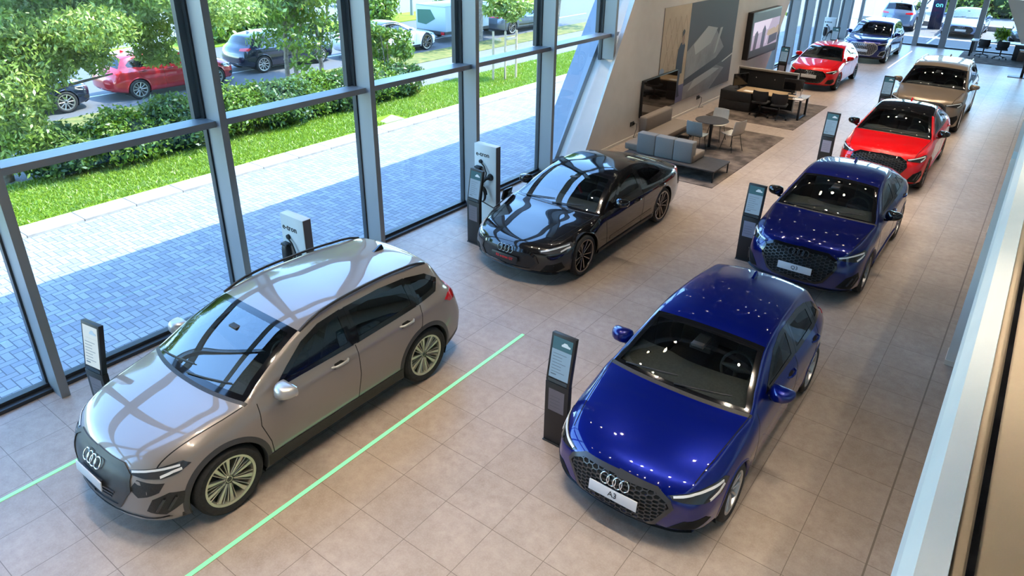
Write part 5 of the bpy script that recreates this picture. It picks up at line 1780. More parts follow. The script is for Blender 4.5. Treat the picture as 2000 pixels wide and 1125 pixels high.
def art(name, label, cat, x, mats, polys, frame=None, thick=.012):
    """printed picture: coloured fields (y, z outlines) on one thin panel"""
    b = MB()
    for k, (mi, pts) in enumerate(polys):
        b.prism([(x, a, c) for a, c in pts], (-.004 if k else -thick, 0, 0), mi) if k == 0 else b.prism([(x + .00016 * k, a, c) for a, c in pts], (-.00016, 0, 0), mi)
    return tag(b.build(name, mats), label, cat)
PM = [noisy('print_beige', (.42, .31, .20), (.48, .36, .24), 1.5, rough=.6), mat('print_beige_line', (.22, .15, .09), .6), mat('print_violet_dark', (.048, .042, .052), .6), mat('print_violet_mid', (.10, .09, .105), .6),
      noisy('print_grey', (.20, .188, .188), (.28, .265, .265), 2.2, rough=.6), mat('print_pale', (.42, .41, .40), .6), mat('print_navy', (.020, .024, .05), .6), mat('print_skin', (.24, .14, .09), .6), mat('print_blue_floor', (.12, .11, .20), .6), mat('print_hair', (.02, .015, .012), .6), mat('print_light_blue', (.25, .30, .40), .6), mat('print_white', (.62, .60, .56), .6)]
y0, y1, y2, z0, z1 = 18.10, 19.85, 23.62, .50, 3.32
polys = [(2, [(y0, z0), (y2, z0), (y2, z1), (y0, z1)]), (0, [(y0, z0), (y1, z0), (y1, z1), (y0, z1)])]
n_d = 0
for i in range(5):
    for j in range(5):
        cy, cz = y0 + .18 + .36 * i + (.18 if j % 2 else 0), 1.25 + .45 * j
        q = [(cy - .17, cz), (cy, cz - .42), (cy + .17, cz), (cy, cz + .42)]
        q2 = [(cy - .155, cz), (cy, cz - .385), (cy + .155, cz), (cy, cz + .385)]
        for a, c in ((q[0], q[3]), (q[3], q[2])):
            dy, dz = c[0] - a[0], c[1] - a[1]
            if y0 + .02 < a[0] < y1 - .02 and y0 + .02 < c[0] < y1 - .02 and z0 < min(a[1], c[1]) and max(a[1], c[1]) < z1:
                polys.append((1, [a, c, (c[0] + .014, c[1]), (a[0] + .014, a[1])]))
polys += [(8, [(19.0, z0), (y1, z0), (y1, 1.02), (19.0, 1.02)]),
          (10, [(y0, 1.10), (y0 + .18, 1.12), (y0 + .30, 1.62), (y0 + .16, 1.70), (y0, 1.66)]),
          (11, [(y0, .62), (18.85, .62), (18.85, 1.10), (y0, 1.10)]),
          (6, [(18.55, 1.30), (18.66, 1.33), (18.66, 1.46), (18.55, 1.46)]),
          # walking man
          (6, [(19.24, .62), (19.36, .62), (19.42, 1.05), (19.50, 1.48), (19.30, 1.50), (19.24, 1.1)]),
          (6, [(19.40, .66), (19.60, .68), (19.56, .76), (19.48, 1.05), (19.52, 1.48), (19.34, 1.48), (19.40, 1.05)]),
          (6, [(19.16, 1.36), (19.62, 1.36), (19.62, 1.85), (19.66, 2.16), (19.54, 2.28), (19.36, 2.26), (19.22, 2.10), (19.17, 1.8)]),
          (7, [(19.44, 2.20), (19.56, 2.20), (19.57, 2.32), (19.585, 2.40), (19.56, 2.56), (19.48, 2.6), (19.41, 2.5), (19.42, 2.34)]),
          (9, [(19.41, 2.40), (19.46, 2.46), (19.56, 2.53), (19.57, 2.58), (19.49, 2.64), (19.40, 2.58)]),
          # abstract architecture in greys
          (3, [(y1, .50), (y2, .50), (y2, 1.55), (y1, 1.0)]),
          (4, [(y1, .50), (21.9, .50), (23.0, 1.05), (22.2, 1.25), (y1, .95)]),
          (4, [(y1, 1.12), (22.2, 1.48), (22.75, 1.75), (22.0, 2.35), (21.2, 2.52), (y1, 1.95)]),
          (5, [(20.3, 2.1), (21.25, 2.55), (22.05, 2.42), (21.6, 2.0), (20.5, 1.78)]),
          (5, [(22.28, 2.40), (22.48, 2.40), (22.10, 1.68), (21.95, 1.62)]),
          (2, [(y1, 1.0), (y2, 1.62), (y2, 1.45), (21.6, 1.12), (y1, .93)]),
          (11, [(22.75, 1.28), (y2, 1.45), (y2, 1.40), (22.8, 1.25)]),
          (5, [(20.2, .72), (21.9, .95), (22.6, 1.08), (22.0, 1.18), (20.6, 1.02)])]
art('wall_poster', 'huge wall poster of a walking man and grey architecture', 'poster', -8.505, PM, polys)
t = empty('light_box', (-8.42, 26.2, 1.85), 0, 'thick black framed picture display at the far end of the slanted wall', 'display')
b = MB(); b.box(-.10, .10, -1.5, 1.55, -.80, .80, 0, None, .008); b.build('frame', M_TOTEM, t, 40)
LB = [mat('display_back', (.30, .25, .31), .3, emit=(.55, .44, .58), es=.55), mat('display_white', (.4, .36, .42), .3, emit=(.80, .66, .80), es=.7), mat('display_dark', (.05, .045, .06), .3, emit=(.07, .06, .09), es=.5), mat('display_tan', (.3, .22, .14), .3, emit=(.50, .36, .22), es=.6), mat('display_band', (.07, .09, .09), .4)]
b = MB()
def F(mi, pts, k): b.prism([(.1 + .0008 * k, a, c) for a, c in pts], (-.0008, 0, 0), mi)
F(4, [(-1.42, -.74), (1.48, -.74), (1.48, .74), (-1.42, .74)], 1)
F(0, [(-1.30, -.5), (1.48, -.5), (1.48, .45), (-1.30, .45)], 2)
F(1, [(-1.25, .0), (.3, .1), (.6, .45), (-1.25, .45)], 3)
F(3, [(.3, .05), (1.48, .15), (1.48, -.15), (.2, -.15)], 3)
F(2, [(-.35, -.5), (-.30, .12), (-.12, .28), (.05, .12), (.0, -.5)], 4)
F(2, [(-1.1, -.5), (-1.05, .05), (-.85, .15), (-.70, .0), (-.8, -.5)], 4)
F(2, [(.45, -.48), (1.40, -.40), (1.40, -.12), (.5, -.16)], 4)
F(0, [(.85, .12), (.95, .42), (1.25, .45), (1.40, .22), (1.15, .05)], 4)
F(1, [(.15, -.4), (.22, -.4), (.30, -.12), (.22, -.10)], 5)
b.build('picture', LB, t)

# ---- far reception corner
t = empty('reception_desk', (-1.1, 39.2, .014), 0, 'pale-topped desk on a black leg frame by the entrance glazing', 'desk')
b = MB(); b.box(-1.78, 1.8, -.42, .42, .66, .70, 0, None, .004); b.build('desk_top', M_GREYTOP, t, 40)
l = MB(); l.box(-1.74, -1.66, -.40, -.34, 0, .66); l.box(-1.74, -1.66, .34, .40, 0, .66); l.box(-1.74, -1.66, -.34, .34, 0, .05); l.build('leg_frame', M_STEELD, t)
b = MB(); b.box(-.05, .9, -.38, .38, 0.02, .66, 0, None, .006); b.build('pedestal', M_CABB, t, 40)
office_chair(-2.30, 38.95, 2.9, .014, 'black office chair nearest the entrance door at the far desk', 'black chairs at the far desk')
office_chair(-1.62, 38.85, 3.3, .014, 'black office chair between the other one and the desk pedestal', 'black chairs at the far desk')
t = empty('display_stand', (-.62, 34.5, 0), 0, 'black post with a sloped box on a flat foot at the right edge', 'stand')
b = MB(); b.box(-.35, .5, -.22, .22, 0, .02, 0, None, .004); b.build('foot', M_STEELD, t, 40)
b = MB(); b.box(.06, .16, -.04, .04, .02, 1.4, 0, None, .004); b.build('post', M_STEELD, t, 40)
b = MB(); b.box(-.22, .02, -.08, .12, .62, 1.05, 0, None, .006); b.box(-.18, -.02, -.082, -.08, .98, 1.03, 1); b.box(.0, .08, -.03, .03, .8, .9, 0); b.build('box', [M_CABB, M_SILVERTRIM], t, 40)
# ------------------------------------------------------------------ outside
def leaf_material(name, c1, c2, c3):
    m = bpy.data.materials.new(name)
    m.use_nodes = True
    nt = m.node_tree
    nt.nodes.clear()
    out = nt.nodes.new('ShaderNodeOutputMaterial')
    geo = nt.nodes.new('ShaderNodeNewGeometry')
    col = ramp(nt, geo.outputs['Random Per Island'], [(0.0, c1), (.55, c2), (1.0, c3)])
    d = nt.nodes.new('ShaderNodeBsdfDiffuse'); nt.links.new(col, d.inputs[0])
    t = nt.nodes.new('ShaderNodeBsdfTranslucent'); nt.links.new(mix_rgb(nt, .5, col, (.26, .33, .025), 'MIX'), t.inputs[0])
    g = nt.nodes.new('ShaderNodeBsdfGlossy'); g.inputs['Roughness'].default_value = .4
    m1 = nt.nodes.new('ShaderNodeMixShader'); m1.inputs[0].default_value = .35
    nt.links.new(d.outputs[0], m1.inputs[1]); nt.links.new(t.outputs[0], m1.inputs[2])
    m2 = nt.nodes.new('ShaderNodeMixShader'); m2.inputs[0].default_value = .05
    nt.links.new(m1.outputs[0], m2.inputs[1]); nt.links.new(g.outputs[0], m2.inputs[2])
    nt.links.new(m2.outputs[0], out.inputs[0])
    return m
M_LEAF = leaf_material('leaf_bright', (.05, .13, .008), (.12, .24, .014), (.24, .34, .04))
M_LEAFD = leaf_material('leaf_deep', (.020, .065, .018), (.05, .13, .025), (.12, .22, .04))
M_LEAFY = leaf_material('leaf_yellow', (.13, .22, .03), (.26, .38, .05), (.42, .50, .12))
M_BARK = noisy('bark', (.14, .11, .08), (.30, .24, .18), 12, rough=.9, bmp=.5)
M_GRASS = leaf_material('grass_blade', (.12, .24, .014), (.20, .34, .02), (.32, .44, .05))
def ground_green():
    m, nt, b = new_mat('lawn_ground')
    co = objco(nt)
    f = noise(nt, co, .9, 5, .6); f2 = noise(nt, co, 30, 4, .7)
    c = ramp(nt, f, [(.3, (.12, .23, .014)), (.7, (.22, .33, .028))])
    c = mix_rgb(nt, math_n(nt, 'MULTIPLY', f2, .5), c, (.32, .44, .05))
    nt.links.new(c, b.inputs['Base Color'])
    b.inputs['Roughness'].default_value = .95
    b.inputs['Specular IOR Level'].default_value = .1
    bump(nt, b, f2, .8, .05)
    return m
M_LAWN = ground_green()
M_DRY = noisy('dry_verge', (.075, .105, .014), (.20, .17, .045), 3.0, rough=.95, bmp=.3)

def quads(name, V, F, mat_, parent=None, loc=None):
    V = np.asarray(V, np.float32).reshape(-1, 3); F = np.asarray(F, np.int32)
    me = bpy.data.meshes.new(name)
    n, k = F.shape
    me.vertices.add(len(V)); me.vertices.foreach_set('co', V.ravel())
    me.loops.add(n * k); me.loops.foreach_set('vertex_index', F.ravel())
    me.polygons.add(n); me.polygons.foreach_set('loop_start', np.arange(n, dtype=np.int32) * k)
    me.materials.append(mat_)
    me.update(); me.validate()
    o = bpy.data.objects.new(name, me)
    COL.objects.link(o)
    if parent is not None: o.parent = parent
    if loc is not None: o.location = loc
    return o

def leaves(name, blobs, n, size, mat_, parent, elong=1.7, droop=.2, shell=.55):
    """n leaves scattered through ellipsoid clumps [(cx, cy, cz, rx, ry, rz)]"""
    B = np.array(blobs, float)
    wgt = B[:, 3] * B[:, 4] * B[:, 5]; wgt = wgt ** .75; wgt /= wgt.sum()
    ids = RNG.choice(len(B), n, p=wgt)
    d = RNG.normal(size=(n, 3)); d /= np.linalg.norm(d, axis=1)[:, None]
    r = shell + (1 - shell) * RNG.random(n) ** .7
    r *= 1 + .16 * np.sin(d[:, 0] * 7 + ids) * np.cos(d[:, 1] * 6) + .1 * RNG.normal(size=n)
    c = B[ids, :3] + d * r[:, None] * B[ids, 3:6]
    nrm = d + .9 * RNG.normal(size=(n, 3)); nrm[:, 2] += .35
    nrm /= np.linalg.norm(nrm, axis=1)[:, None]
    u = np.cross(nrm, RNG.normal(size=(n, 3))); u[:, 2] -= droop; u /= np.linalg.norm(u, axis=1)[:, None]
    v = np.cross(nrm, u); v /= np.linalg.norm(v, axis=1)[:, None]
    s = size * (.6 + .8 * RNG.random(n))[:, None]
    a = c + u * s * elong * .5; b_ = c + v * s * .42 - u * s * .1; e = c - u * s * elong * .5; f = c - v * s * .42 - u * s * .1
    V = np.stack([a, b_, e, f], 1).reshape(-1, 3)
    F = np.arange(4 * n).reshape(n, 4)
    return quads(name, V, F, mat_, parent)

def lump(mb, c, r, seed, amp=.18, seg=(14, 9), mi=0):
    rs = random.Random(seed)
    ph = [rs.uniform(0, 6.28) for _ in range(6)]
    ns, nt = seg
    vs = []
    for i in range(nt + 1):
        p = -math.pi / 2 + math.pi * i / nt
        for k in range(ns):
            t = 2 * math.pi * k / ns
            q = 1 + amp * (math.sin(3 * t + ph[0]) * math.cos(2 * p + ph[1]) + .6 * math.sin(5 * t + ph[2] + 3 * p))
            vs.append((c[0] + r[0] * q * math.cos(p) * math.cos(t), c[1] + r[1] * q * math.cos(p) * math.sin(t), c[2] + r[2] * q * math.sin(p)))
    fs = [(i * ns + k, i * ns + (k + 1) % ns, (i + 1) * ns + (k + 1) % ns, (i + 1) * ns + k) for i in range(nt) for k in range(ns)]
    mb.add(vs, fs, mi)
M_INNER = noisy('shrub_interior', (.008, .022, .006), (.02, .05, .012), 6, rough=.95)  # near-black lump filling each bush, inner shade put into its colour

def slab(name, x0, x1, y0, y1, z0, z1, m, label):
    return struct(boxo(name, x0, x1, y0, y1, z0, z1, m), label)
slab('paving', -14.05, -8.98, -12, 40.5, -.3, -.015, M_PAVING, 'grey herringbone block paving along the facade')
slab('forecourt', -14.05, 14, 40.5, 50.0, -.3, -.012, M_ASPH2, 'sunlit forecourt before the entrance')
k = MB()
for i in range(60):
    y = -12 + .999 * i
    k.box(-14.62, -14.05, y + .006, y + .993, -.3, .03, 0, None, .008)
struct(k.build('kerb', M_CONC, None, 40), 'pale concrete kerb stones between paving and lawn')
slab('lawn', -17.25, -14.62, -12, 50, -.3, .02, M_LAWN, 'mown green lawn strip')
slab('footpath', -20.35, -17.25, -12, 95, -.3, .0, M_ASPH2, 'pale asphalt footpath behind the hedge')
slab('verge', -22.0, -20.35, -12, 95, -.3, .02, M_DRY, 'dry grass verge by the parked cars')
slab('road', -29.7, -22.0, -12, 95, -.3, -.02, M_ASPH, 'asphalt road with parked cars')
slab('median', -32.4, -29.7, -12, 95, -.3, .03, M_LAWN, 'grass median between the carriageways')
slab('carriageway', -42, -32.4, -12, 95, -.3, -.02, M_ASPH2, 'far carriageway in the sun')
slab('ground', -130, -42, -30, 140, -.3, -.02, M_ASPH2, 'pale ground beyond the far road')
slab('lot', -17.25, 14, 50, 140, -.3, .0, M_ASPH2, 'pale lot behind the forecourt')
M_LINEW = mat('road_marking_white', (.75, .75, .76), .8)
l = MB(); l.box(-24.35, -24.25, -12, 40, -.02, -.015); struct(l.build('road_line', M_LINEW), 'white parking line on the road')
for k_, (y0, y1, x0, x1) in enumerate(((44.2, 44.35, -8.5, -.5), (41.5, 49.5, -5.02, -4.92))):
    l = MB(); l.box(x0, x1, y0, y1, -.012, -.008); struct(l.build('forecourt_line', M_LINEW), 'white bay line on the forecourt')
struct(boxo('kerb_far', -10, 2, 49.5, 50.0, -.012, .25, M_CONC), 'pale raised kerb behind the outdoor cars')
b = MB(); b.prism([(-14.95, 13.52, .02), (-13.98 - .7, 13.5, .02), (-14.66, 14.2, .02), (-15.25, 14.25, .02)], (0, 0, .012))
tag(b.build('inspection_cover', M_CONC), 'pale concrete inspection cover set in the lawn', 'cover')
b = MB(); b.lathe([(0, .004), (.24, .004), (.25, 0)], 28)
tag(b.build('manhole_cover', noisy('rusty_iron', (.35, .20, .09), (.45, .28, .12), 10, rough=.8), None, None, loc=(-13.1, 16.56, -.015)), 'rusty round manhole cover in the sunlit paving', 'manhole cover')

# lawn blades, too many to count
n = 150000
px = -17.2 + 2.55 * RNG.random(n); py = -2 + 46 * RNG.random(n) ** 1.15
keep = ~((px > -15.35) & (px < -14.60) & (py > 13.42) & (py < 14.32))
px, py = px[keep], py[keep]; n = len(px)
hgt = .035 + .045 * RNG.random(n); ang = RNG.random(n) * 6.283
ca, sa = np.cos(ang), np.sin(ang); w_ = .010 + .008 * RNG.random(n)
lean = .04 * RNG.normal(size=(n, 2))
A = np.stack([px - ca * w_, py - sa * w_, np.full(n, .018)], 1); Bq = np.stack([px + ca * w_, py + sa * w_, np.full(n, .018)], 1)
Cq = np.stack([px + lean[:, 0], py + lean[:, 1], .018 + hgt], 1)
g_ = quads('lawn_grass', np.stack([A, Bq, Cq], 1).reshape(-1, 3), np.arange(3 * n).reshape(n, 3), M_GRASS)
tag(g_, 'short green grass blades covering the lawn strip', 'grass', kind='stuff')

# hedge shrubs behind the lawn
specs = [(-17.2, 6.0, .85, .95), (-17.0, 7.3, .95, 1.15), (-17.1, 8.7, 1.0, 1.2), (-17.2, 10.1, .95, 1.25), (-17.0, 11.5, .95, 1.15), (-17.2, 12.8, .9, 1.1), (-17.0, 14.0, .9, 1.05), (-17.1, 15.2, .85, 1.05), (-17.0, 16.3, .75, 1.0)]
HL = ['leftmost bush of the hedge, beside the trunk of the near tree', 'second bush from the left end of the hedge', 'third bush from the left end of the hedge', 'fourth bush from the left end of the hedge', 'middle bush of the hedge behind the lawn', 'fourth bush from the right end of the hedge', 'third bush from the right end of the hedge', 'second bush from the right end of the hedge', 'rightmost bush of the hedge behind the lawn']
for i, (x, y, r, hh) in enumerate(specs):
    t = empty('hedge_shrub', (x, y, 0), 0, HL[i], 'shrub', 'hedge shrubs behind the lawn')
    mb = MB(); lump(mb, (0, 0, hh * .48), (r * .74, r * .78, hh * .46), i); mb.build('dark_core', M_INNER, t, 60)
    bl = [(0, 0, hh * .5, r, r * 1.02, hh * .55)] + [(random.uniform(-.5, .5) * r, random.uniform(-.6, .6) * r, hh * random.uniform(.35, .85), r * .5, r * .5, hh * .33) for _ in range(6)]
    leaves('foliage', bl, 9000, .066, (M_LEAFD, M_LEAF, M_LEAFD, M_LEAF)[i % 4], t)

def tree(name, label, x, y, trunk, crown, nl, size, leafm, group=None, kind='tree'):
    t = empty(name, (x, y, 0), 0, label, kind, group)
    mb = MB()
    for pts, r0, r1 in trunk:
        m = len(pts)
        mb.tube(pts, [r0 + (r1 - r0) * i / (m - 1) for i in range(m)], 9)
    mb.build('trunk', M_BARK, t, 60)
    leaves('crown', crown, nl, size, leafm, t, elong=2.2, droop=.5)
    return t
rb = random.Random(3)
def clumps(cx, cy, cz, R, H, n, r):
    return [(cx + rb.uniform(-R, R), cy + rb.uniform(-R, R), cz + rb.uniform(-H, H), r * rb.uniform(.7, 1.3), r * rb.uniform(.7, 1.3), r * rb.uniform(.45, .8)) for _ in range(n)]
tree('broadleaf_tree', 'big leafy tree by the lawn whose branches fill the upper left glazing', -17.6, 4.9,
     [([(0, 0, 0), (.02, .05, 1.0), (-.1, .2, 2.4), (.1, .5, 4.5), (.1, .8, 7)], .19, .07), ([(-.1, .2, 2.2), (.4, 1.5, 2.7), (.5, 3.2, 3.3)], .08, .03), ([(-.05, .1, 1.6), (.5, 1.2, 1.9), (.3, 2.6, 2.0)], .06, .02), ([(0, .3, 3.0), (-1.0, 2.0, 3.6), (-1.5, 4.0, 4.2)], .07, .03), ([(0, .1, 2), (.6, -1.5, 2.6), (.8, -3, 3.2)], .07, .03)],
     clumps(.3, .7, 2.6, .5, .9, 10, .66) + clumps(.4, .5, 1.2, .5, .5, 7, .55) + clumps(.2, 3.2, 3.35, 1.8, .5, 22, .68) + clumps(.2, 4.1, 2.4, .5, .35, 6, .40) + clumps(.2, 1.7, 2.65, .7, .35, 7, .5) + clumps(0, -1.5, 3.2, 1.8, 1.2, 6, .9) + clumps(0, 1.5, 5.6, 2.4, 1.0, 10, 1.1), 120000, .055, M_LEAFY)
def triple(x, y, label, leafm, seed, hh=6.0, r=.085, spread=1.0):
    q = random.Random(seed)
    tr = [([(0, 0, 0), (q.uniform(-.1, .1), q.uniform(-.15, .1), 1.3), (q.uniform(-.2, .2), q.uniform(-.4, .2), 3.2), (q.uniform(-.3, .3), q.uniform(-.6, .4), hh)], r, r * .4),
          ([(0, 0, 1.2), (.1, .35, 2.2), (.2, .7, 3.6)], r * .6, r * .25)]
    return tree('slender_tree', label, x, y, tr, clumps(0, 0, 3.6, 1.2 * spread, .8, 9, .75) + clumps(0, .2, 2.1, .9 * spread, .5, 5, .5) + clumps(.2, 0, 1.3, .6, .3, 3, .38) + clumps(0, 0, hh, 1.6, 1.2, 12, 1.1), 15000, .085, leafm, 'slender trees on the verge')
triple(-19.4, 13.7, 'slender tree with forked trunk before the dark estate', M_LEAF, 5)
triple(-20.3, 14.75, 'middle slender tree before the bonnet of the dark estate', M_LEAF, 9)
triple(-20.7, 16.1, 'rightmost slender trunk left of the white sports car', M_LEAFD, 12)
tree('street_tree', 'sturdy street tree trunk between the trailer and the grey saloon', -22.4, 26.9, [([(0, 0, 0), (.05, .05, 1.2), (0, .1, 3.0), (.1, .3, 6)], .24, .12)], clumps(0, 0, 5.2, 2.2, 1.4, 14, 1.3), 9000, .16, M_LEAF, 'street trees by the road')
tree('street_tree', 'leaning street tree trunk right of the grey saloon', -22.3, 33.4, [([(0, 0, 0), (.05, .15, 1.2), (.1, .4, 3.0), (.2, .7, 6)], .25, .13)], clumps(0, 0.5, 5.4, 2.4, 1.4, 14, 1.4), 9000, .16, M_LEAFD, 'street trees by the road')
tree('tall_shrub', 'tall loose shrub before the white sports car at the hedge end', -18.2, 16.9, [([(0, 0, 0), (.05, .05, .9), (0, .1, 2.0)], .035, .015), ([(0, 0, 0), (.2, -.25, 1.0), (.25, -.4, 1.8)], .03, .012)], clumps(.1, 0, 1.7, .55, .5, 8, .4) + clumps(0, 0, .7, .5, .3, 4, .45), 4200, .075, M_LEAF, None, 'shrub')
# young tree tied to three stakes
M_STAKE = noisy('stake_wood', (.55, .42, .28), (.66, .52, .36), 8, rough=.8)
t = tree('young_tree', 'young thin tree on the lawn held by three pale wooden stakes', -15.75, 20.45, [([(0, 0, 0), (.0, .02, 1.5), (.02, .04, 3.4)], .03, .015)], clumps(0, 0, 2.75, .5, .6, 7, .42), 2600, .085, M_LEAFY)
for dx, dy in ((-.32, -.28), (.0, .02), (.10, .55)):
    s = MB(); s.tube([(dx, dy, 0), (dx, dy, 1.75)], .042, 10); s.build('stake', M_STAKE, t, 50)
s = MB(); s.box(-.34, .02, -.30, -.26, 1.45, 1.52); s.box(-.02, .12, .0, .56, 1.45, 1.52); s.build('crossbar', M_STAKE, t)
for i, (x, y, r, lab) in enumerate(((-31.0, 18.0, 1.1, 'round bush on the median behind the red parked car'), (-31.0, 20.3, 1.3, 'second median bush, above the dark estate'), (-31.2, 28.3, 1.3, 'median bush right of the white sports car'), (-31.0, 35.5, 1.6, 'median bush behind the trailer'), (-31.0, 40.5, 1.5, 'median bush farthest along the road'))):
    t = empty('median_bush', (x, y, 0), 0, lab, 'bush', 'bushes on the median')
    mb = MB(); lump(mb, (0, 0, r * .6), (r * .7, r * .7, r * .55), 40 + i); mb.build('dark_core', M_INNER, t, 60)
    leaves('foliage', [(0, 0, r * .65, r, r, r * .75), (.3 * r, .4 * r, r * .9, r * .5, r * .5, r * .5)], 3200, .15, M_LEAF, t)
for i, (x, y, r, lab) in enumerate(((-5.2, 57.5, 1.6, 'sunlit bush left of the entrance post in the far lot'), (-3.0, 58.0, 1.8, 'sunlit bush in the middle of the far planting'), (-1.0, 58.5, 1.8, 'sunlit bush at the upper right corner'))):
    t = empty('far_bush', (x, y, 0), 0, lab, 'bush', 'bushes behind the far lot')
    mb = MB(); lump(mb, (0, 0, r * .7), (r * .8, r * .8, r * .7), 60 + i); mb.build('dark_core', M_INNER, t, 60)
    leaves('foliage', [(0, 0, r * .8, r * 1.1, r, r * .9), (.5, .2, r, r * .6, r * .6, r * .6)], 3200, .17, M_LEAFY, t)

# potted plant on the far desk
t = empty('potted_plant', (-1.78, 39.3, .714), 0, 'small green plant on the far entrance desk', 'plant')
b = MB(); b.lathe([(0, 0), (.07, 0), (.09, .14), (.075, .14), (.07, .12), (0, .12)], 18); b.build('pot', M_TOTEM, t, 40)
leaves('foliage', [(0, 0, .33, .26, .26, .2)], 260, .12, M_LEAF, t, elong=2.6)

# charging pillar on the forecourt
t = empty('charging_pillar', (-5.6, 48.3, -.012), 0, 'dark blue fast-charging pillar with glowing sign outside the door', 'charging pillar')
b = MB(); b.box(-.32, .32, -.2, .2, 0, 2.3, 0, None, .03); b.build('cabinet', mat('pillar_blue', (.012, .022, .075), .35), t, 40)
b = MB(); b.tube([(-.30, -.15, 1.9), (-.9, -.3, .9), (-1.4, -.4, .75), (-2.0, -.6, .95)], .03, 8); b.build('cable', M_CLAD, t, 50)
Mt = Matrix.Translation((0.02, -.203, 1.35)) @ Matrix.Rotation(math.pi / 2, 4, 'X')
text_mesh('lettering', 'on', .38, mat('pillar_sign', (.1, .3, .6), .4, emit=(.15, .75, .6), es=1.5), t, Mt, .004, .004)
# ------------------------------------------------------------------ cars in the hall
def car(spec, name, label, x, y, rz=0.0, lod=1.0, cat='car', group=None):
    r, h = make_car(spec, name, label, cat, lod, group)
    place_car(r, x, y, rz)
    return r, h
car(spec_q4(), 'electric_suv', 'large warm grey electric car nearest the camera, beside the glazing', -6.23, 1.70)
car(spec_hatch(), 'hatchback', 'glossy bright blue hatchback, nearest of the right-hand row of cars', -2.21, 4.64)
gt, gth = car(spec_gt(), 'sports_saloon', 'low glossy black sports car with red lettered plate by a charging wall', -6.23, 8.15)
car(spec_q3(), 'coupe_suv', 'dark blue coupe crossover between the nearest blue hatchback and the red crossover', -2.28, 10.5)
car(spec_q3(P_RED, '', True, M_GRILLE), 'coupe_suv', 'bright red crossover with a black roof', -2.36, 16.65)
car(spec_suv(), 'estate_suv', 'taupe brown sport utility car with roof rails behind the red crossover', -2.43, 22.65)
car(spec_small(), 'compact_hatchback', 'small all-red hatchback beside the end of the slanted wall', -6.55, 26.25)
car(spec_suv(P_BLUE2, '', False, M_SILVERTRIM, None), 'coupe_suv', 'dark blue crossover with silver grille near the entrance door', -6.38, 33.35)
b = MB()
for sg in (1, -1):
    b.tube([(sg * .62, 2.95 - 4.989 / 2, 1.17), (sg * .50, 2.85 - 4.989 / 2, .98), (sg * .28, 2.78 - 4.989 / 2, .62)], .028, 8)
b.build('seat_belt', M_SEATRED, gt, 50)
# open charging flap on the black car's fender, window side
f = MB(); f.box(-.02, .02, -.13, .13, 0, .20, 0, Matrix.Rotation(.25, 4, 'Y'), .012)
fo = f.build('charging_flap', P_BLACK, gt, 40)
fo.location = (-1.0, 9.45 - gt.location.y, .80)

# ------------------------------------------------------------------ cars outside
car(spec_q4(P_SUV_SHADE), 'parked_suv', 'sport utility car seen from behind, shade blue painted in, outside left of the entrance door', -7.25, 45.3, math.pi, .5)
car(spec_gt(P_SALOON_SHADE, '', False), 'parked_saloon', 'saloon with shade blue in its paint, facing the hall outside right of the door', -3.95, 44.9, 0, .5)
car(spec_gt(P_STEEL, '', False), 'parked_saloon', 'blue-grey car cut by the right picture edge outside', -.75, 44.6, 0, .5)
def street(spec, name, label, x, yc, rz):
    r, h = make_car(spec, name, label, 'car', .5)
    L = r['hull_len']
    place_car(r, x, yc - L / 2, rz)
    r.location.z = -.02
    return r
street(spec_hatch(P_CRIMSON, ''), 'parked_hatchback', 'red hatchback parked on the road half hidden by the leafy tree', -23.65, 11.95, math.pi)
street(spec_hatch(P_NIGHT, ''), 'parked_hatchback', 'dark blue hatchback parked behind the slender trees', -24.3, 16.95, math.pi)
street(spec_gt(P_WHITE, '', False), 'parked_coupe', 'white sports car parked behind the end of the hedge', -23.35, 21.8, math.pi)
street(spec_gt(P_STEEL, '', False), 'parked_saloon', 'steel grey saloon parked behind the young staked tree', -23.35, 31.05, math.pi)
street(spec_hatch(P_NIGHT, ''), 'parked_hatchback', 'dark hatchback behind the leafy tree at the left picture edge', -23.6, 7.1, math.pi)
street(spec_small(P_RED, ''), 'passing_car', 'bright red car passing on the far carriageway', -35.5, 24.5, math.pi)
street(spec_hatch(P_CRIMSON, ''), 'passing_car', 'dark red car on the far carriageway near the top edge', -37.6, 33.2, 0)
street(spec_small(P_CRIMSON, ''), 'passing_car', 'dark red car passing above the grey saloon', -34.0, 42.5, 0)
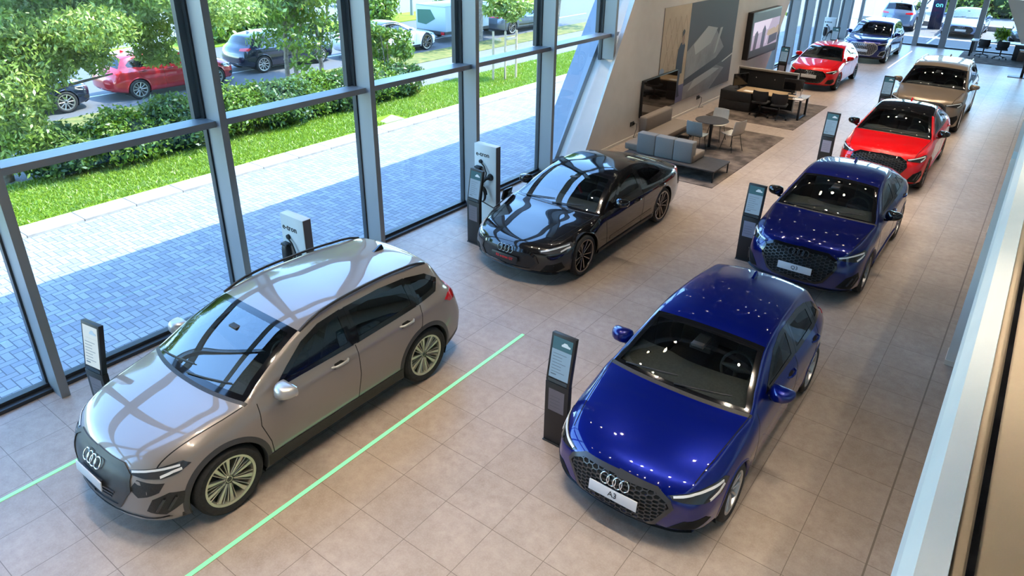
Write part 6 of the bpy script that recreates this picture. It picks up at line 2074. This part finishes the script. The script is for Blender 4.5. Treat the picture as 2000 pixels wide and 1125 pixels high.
# box trailer
t = empty('box_trailer', (-23.7, 26.6, -.02), 0, 'white box trailer with a green picture parked behind the white sports car', 'trailer')
M_TR = mat('trailer_white', (.36, .42, .44), .4)
b = MB(); b.box(-.95, .95, -1.6, 1.6, .55, 1.66, 0, None, .02); b.box(-.9, .9, -1.62, 1.62, 1.66, 1.70, 0, None, .01)
b.build('box_body', [M_TR], t, 40)
b = MB(); b.box(-.95, .95, -1.65, 1.6, .42, .55); b.box(-.05, .05, 1.6, 1.68, .42, .5); b.build('chassis', M_CLAD, t)
b = MB(); b.prism([(.951, -1.2, .9), (.951, -.2, .85), (.951, .4, 1.1), (.951, .0, 1.5), (.951, -1.2, 1.4)], (.003, 0, 0)); b.build('side_picture', mat('trailer_green', (.015, .10, .06), .5), t)
b = MB(); b.prism([(-.85, -1.603, .85), (-.3, -1.603, .8), (.3, -1.603, 1.1), (.0, -1.603, 1.5), (-.85, -1.603, 1.45)], (0, -.003, 0)); b.build('rear_picture', mat('trailer_green2', (.015, .10, .06), .5), t)
for sx in (-1, 1):
    b = MB(); b.box(sx * .80 - .1, sx * .80 + .1, -1.68, -1.62, .42, .55); b.build('tail_light', M_RED_LENS, t)
    w_ = MB(); w_.lathe([(0, -.09), (.2, -.1), (.29, -.08), (.30, 0), (.29, .08), (.2, .1), (0, .09)], 24, 0, None, 'X'); o = w_.build('wheel', M_TYRE, t, 40); o.location = (sx * .98, 0, .30)
    b = MB(); b.box(sx * 1.0 - .14, sx * 1.0 + .14, -.45, .45, .58, .64, 0, None, .02); b.build('mudguard', M_CLAD, t, 40)
# lamp rows over the two lines of cars, with added fill lamps
for k in range(14):
    y = -4.7 + 2.9 * k
    for x in ((-4.9, -1.6, -.6) if 6 < y < 13.5 else (-3.95, -3.35, -2.75, -1.6, -.6)): downlight(x, y, 300)  # outer columns and the lone inner lamp are added to light the floor
for k in range(10):
    y = -2.05 + 4.35 * k
    for x in (-7.2, -6.2, -5.2): downlight(x, y, 300)
for k in range(9):
    downlight(-7.55, 15.6 + 1.55 * k, 340)  # added unseen row, washes the slanted wall with warm light
for k in range(14):
    downlight(.9, -3.0 + 2.3 * k, 260)  # added unseen row that brightens the cream gallery floor
for x in (-3.95, -3.35, -2.75): downlight(x, 14.2, 300)
# street lamp on the median
t = empty('street_lamp', (-31.2, 31.3, .03), 0, 'grey street lamp post on the grass median near the top edge', 'street lamp')
b = MB(); b.tube([(0, 0, 0), (0, 0, 1.0), (0, 0, 7.5)], [.11, .08, .06], 10); b.build('post', M_FRAME, t, 50)
b = MB(); b.box(-.12, .9, -.12, .12, 7.45, 7.58, 0, None, .03); b.build('lamp_head', M_FRAMED, t, 40)
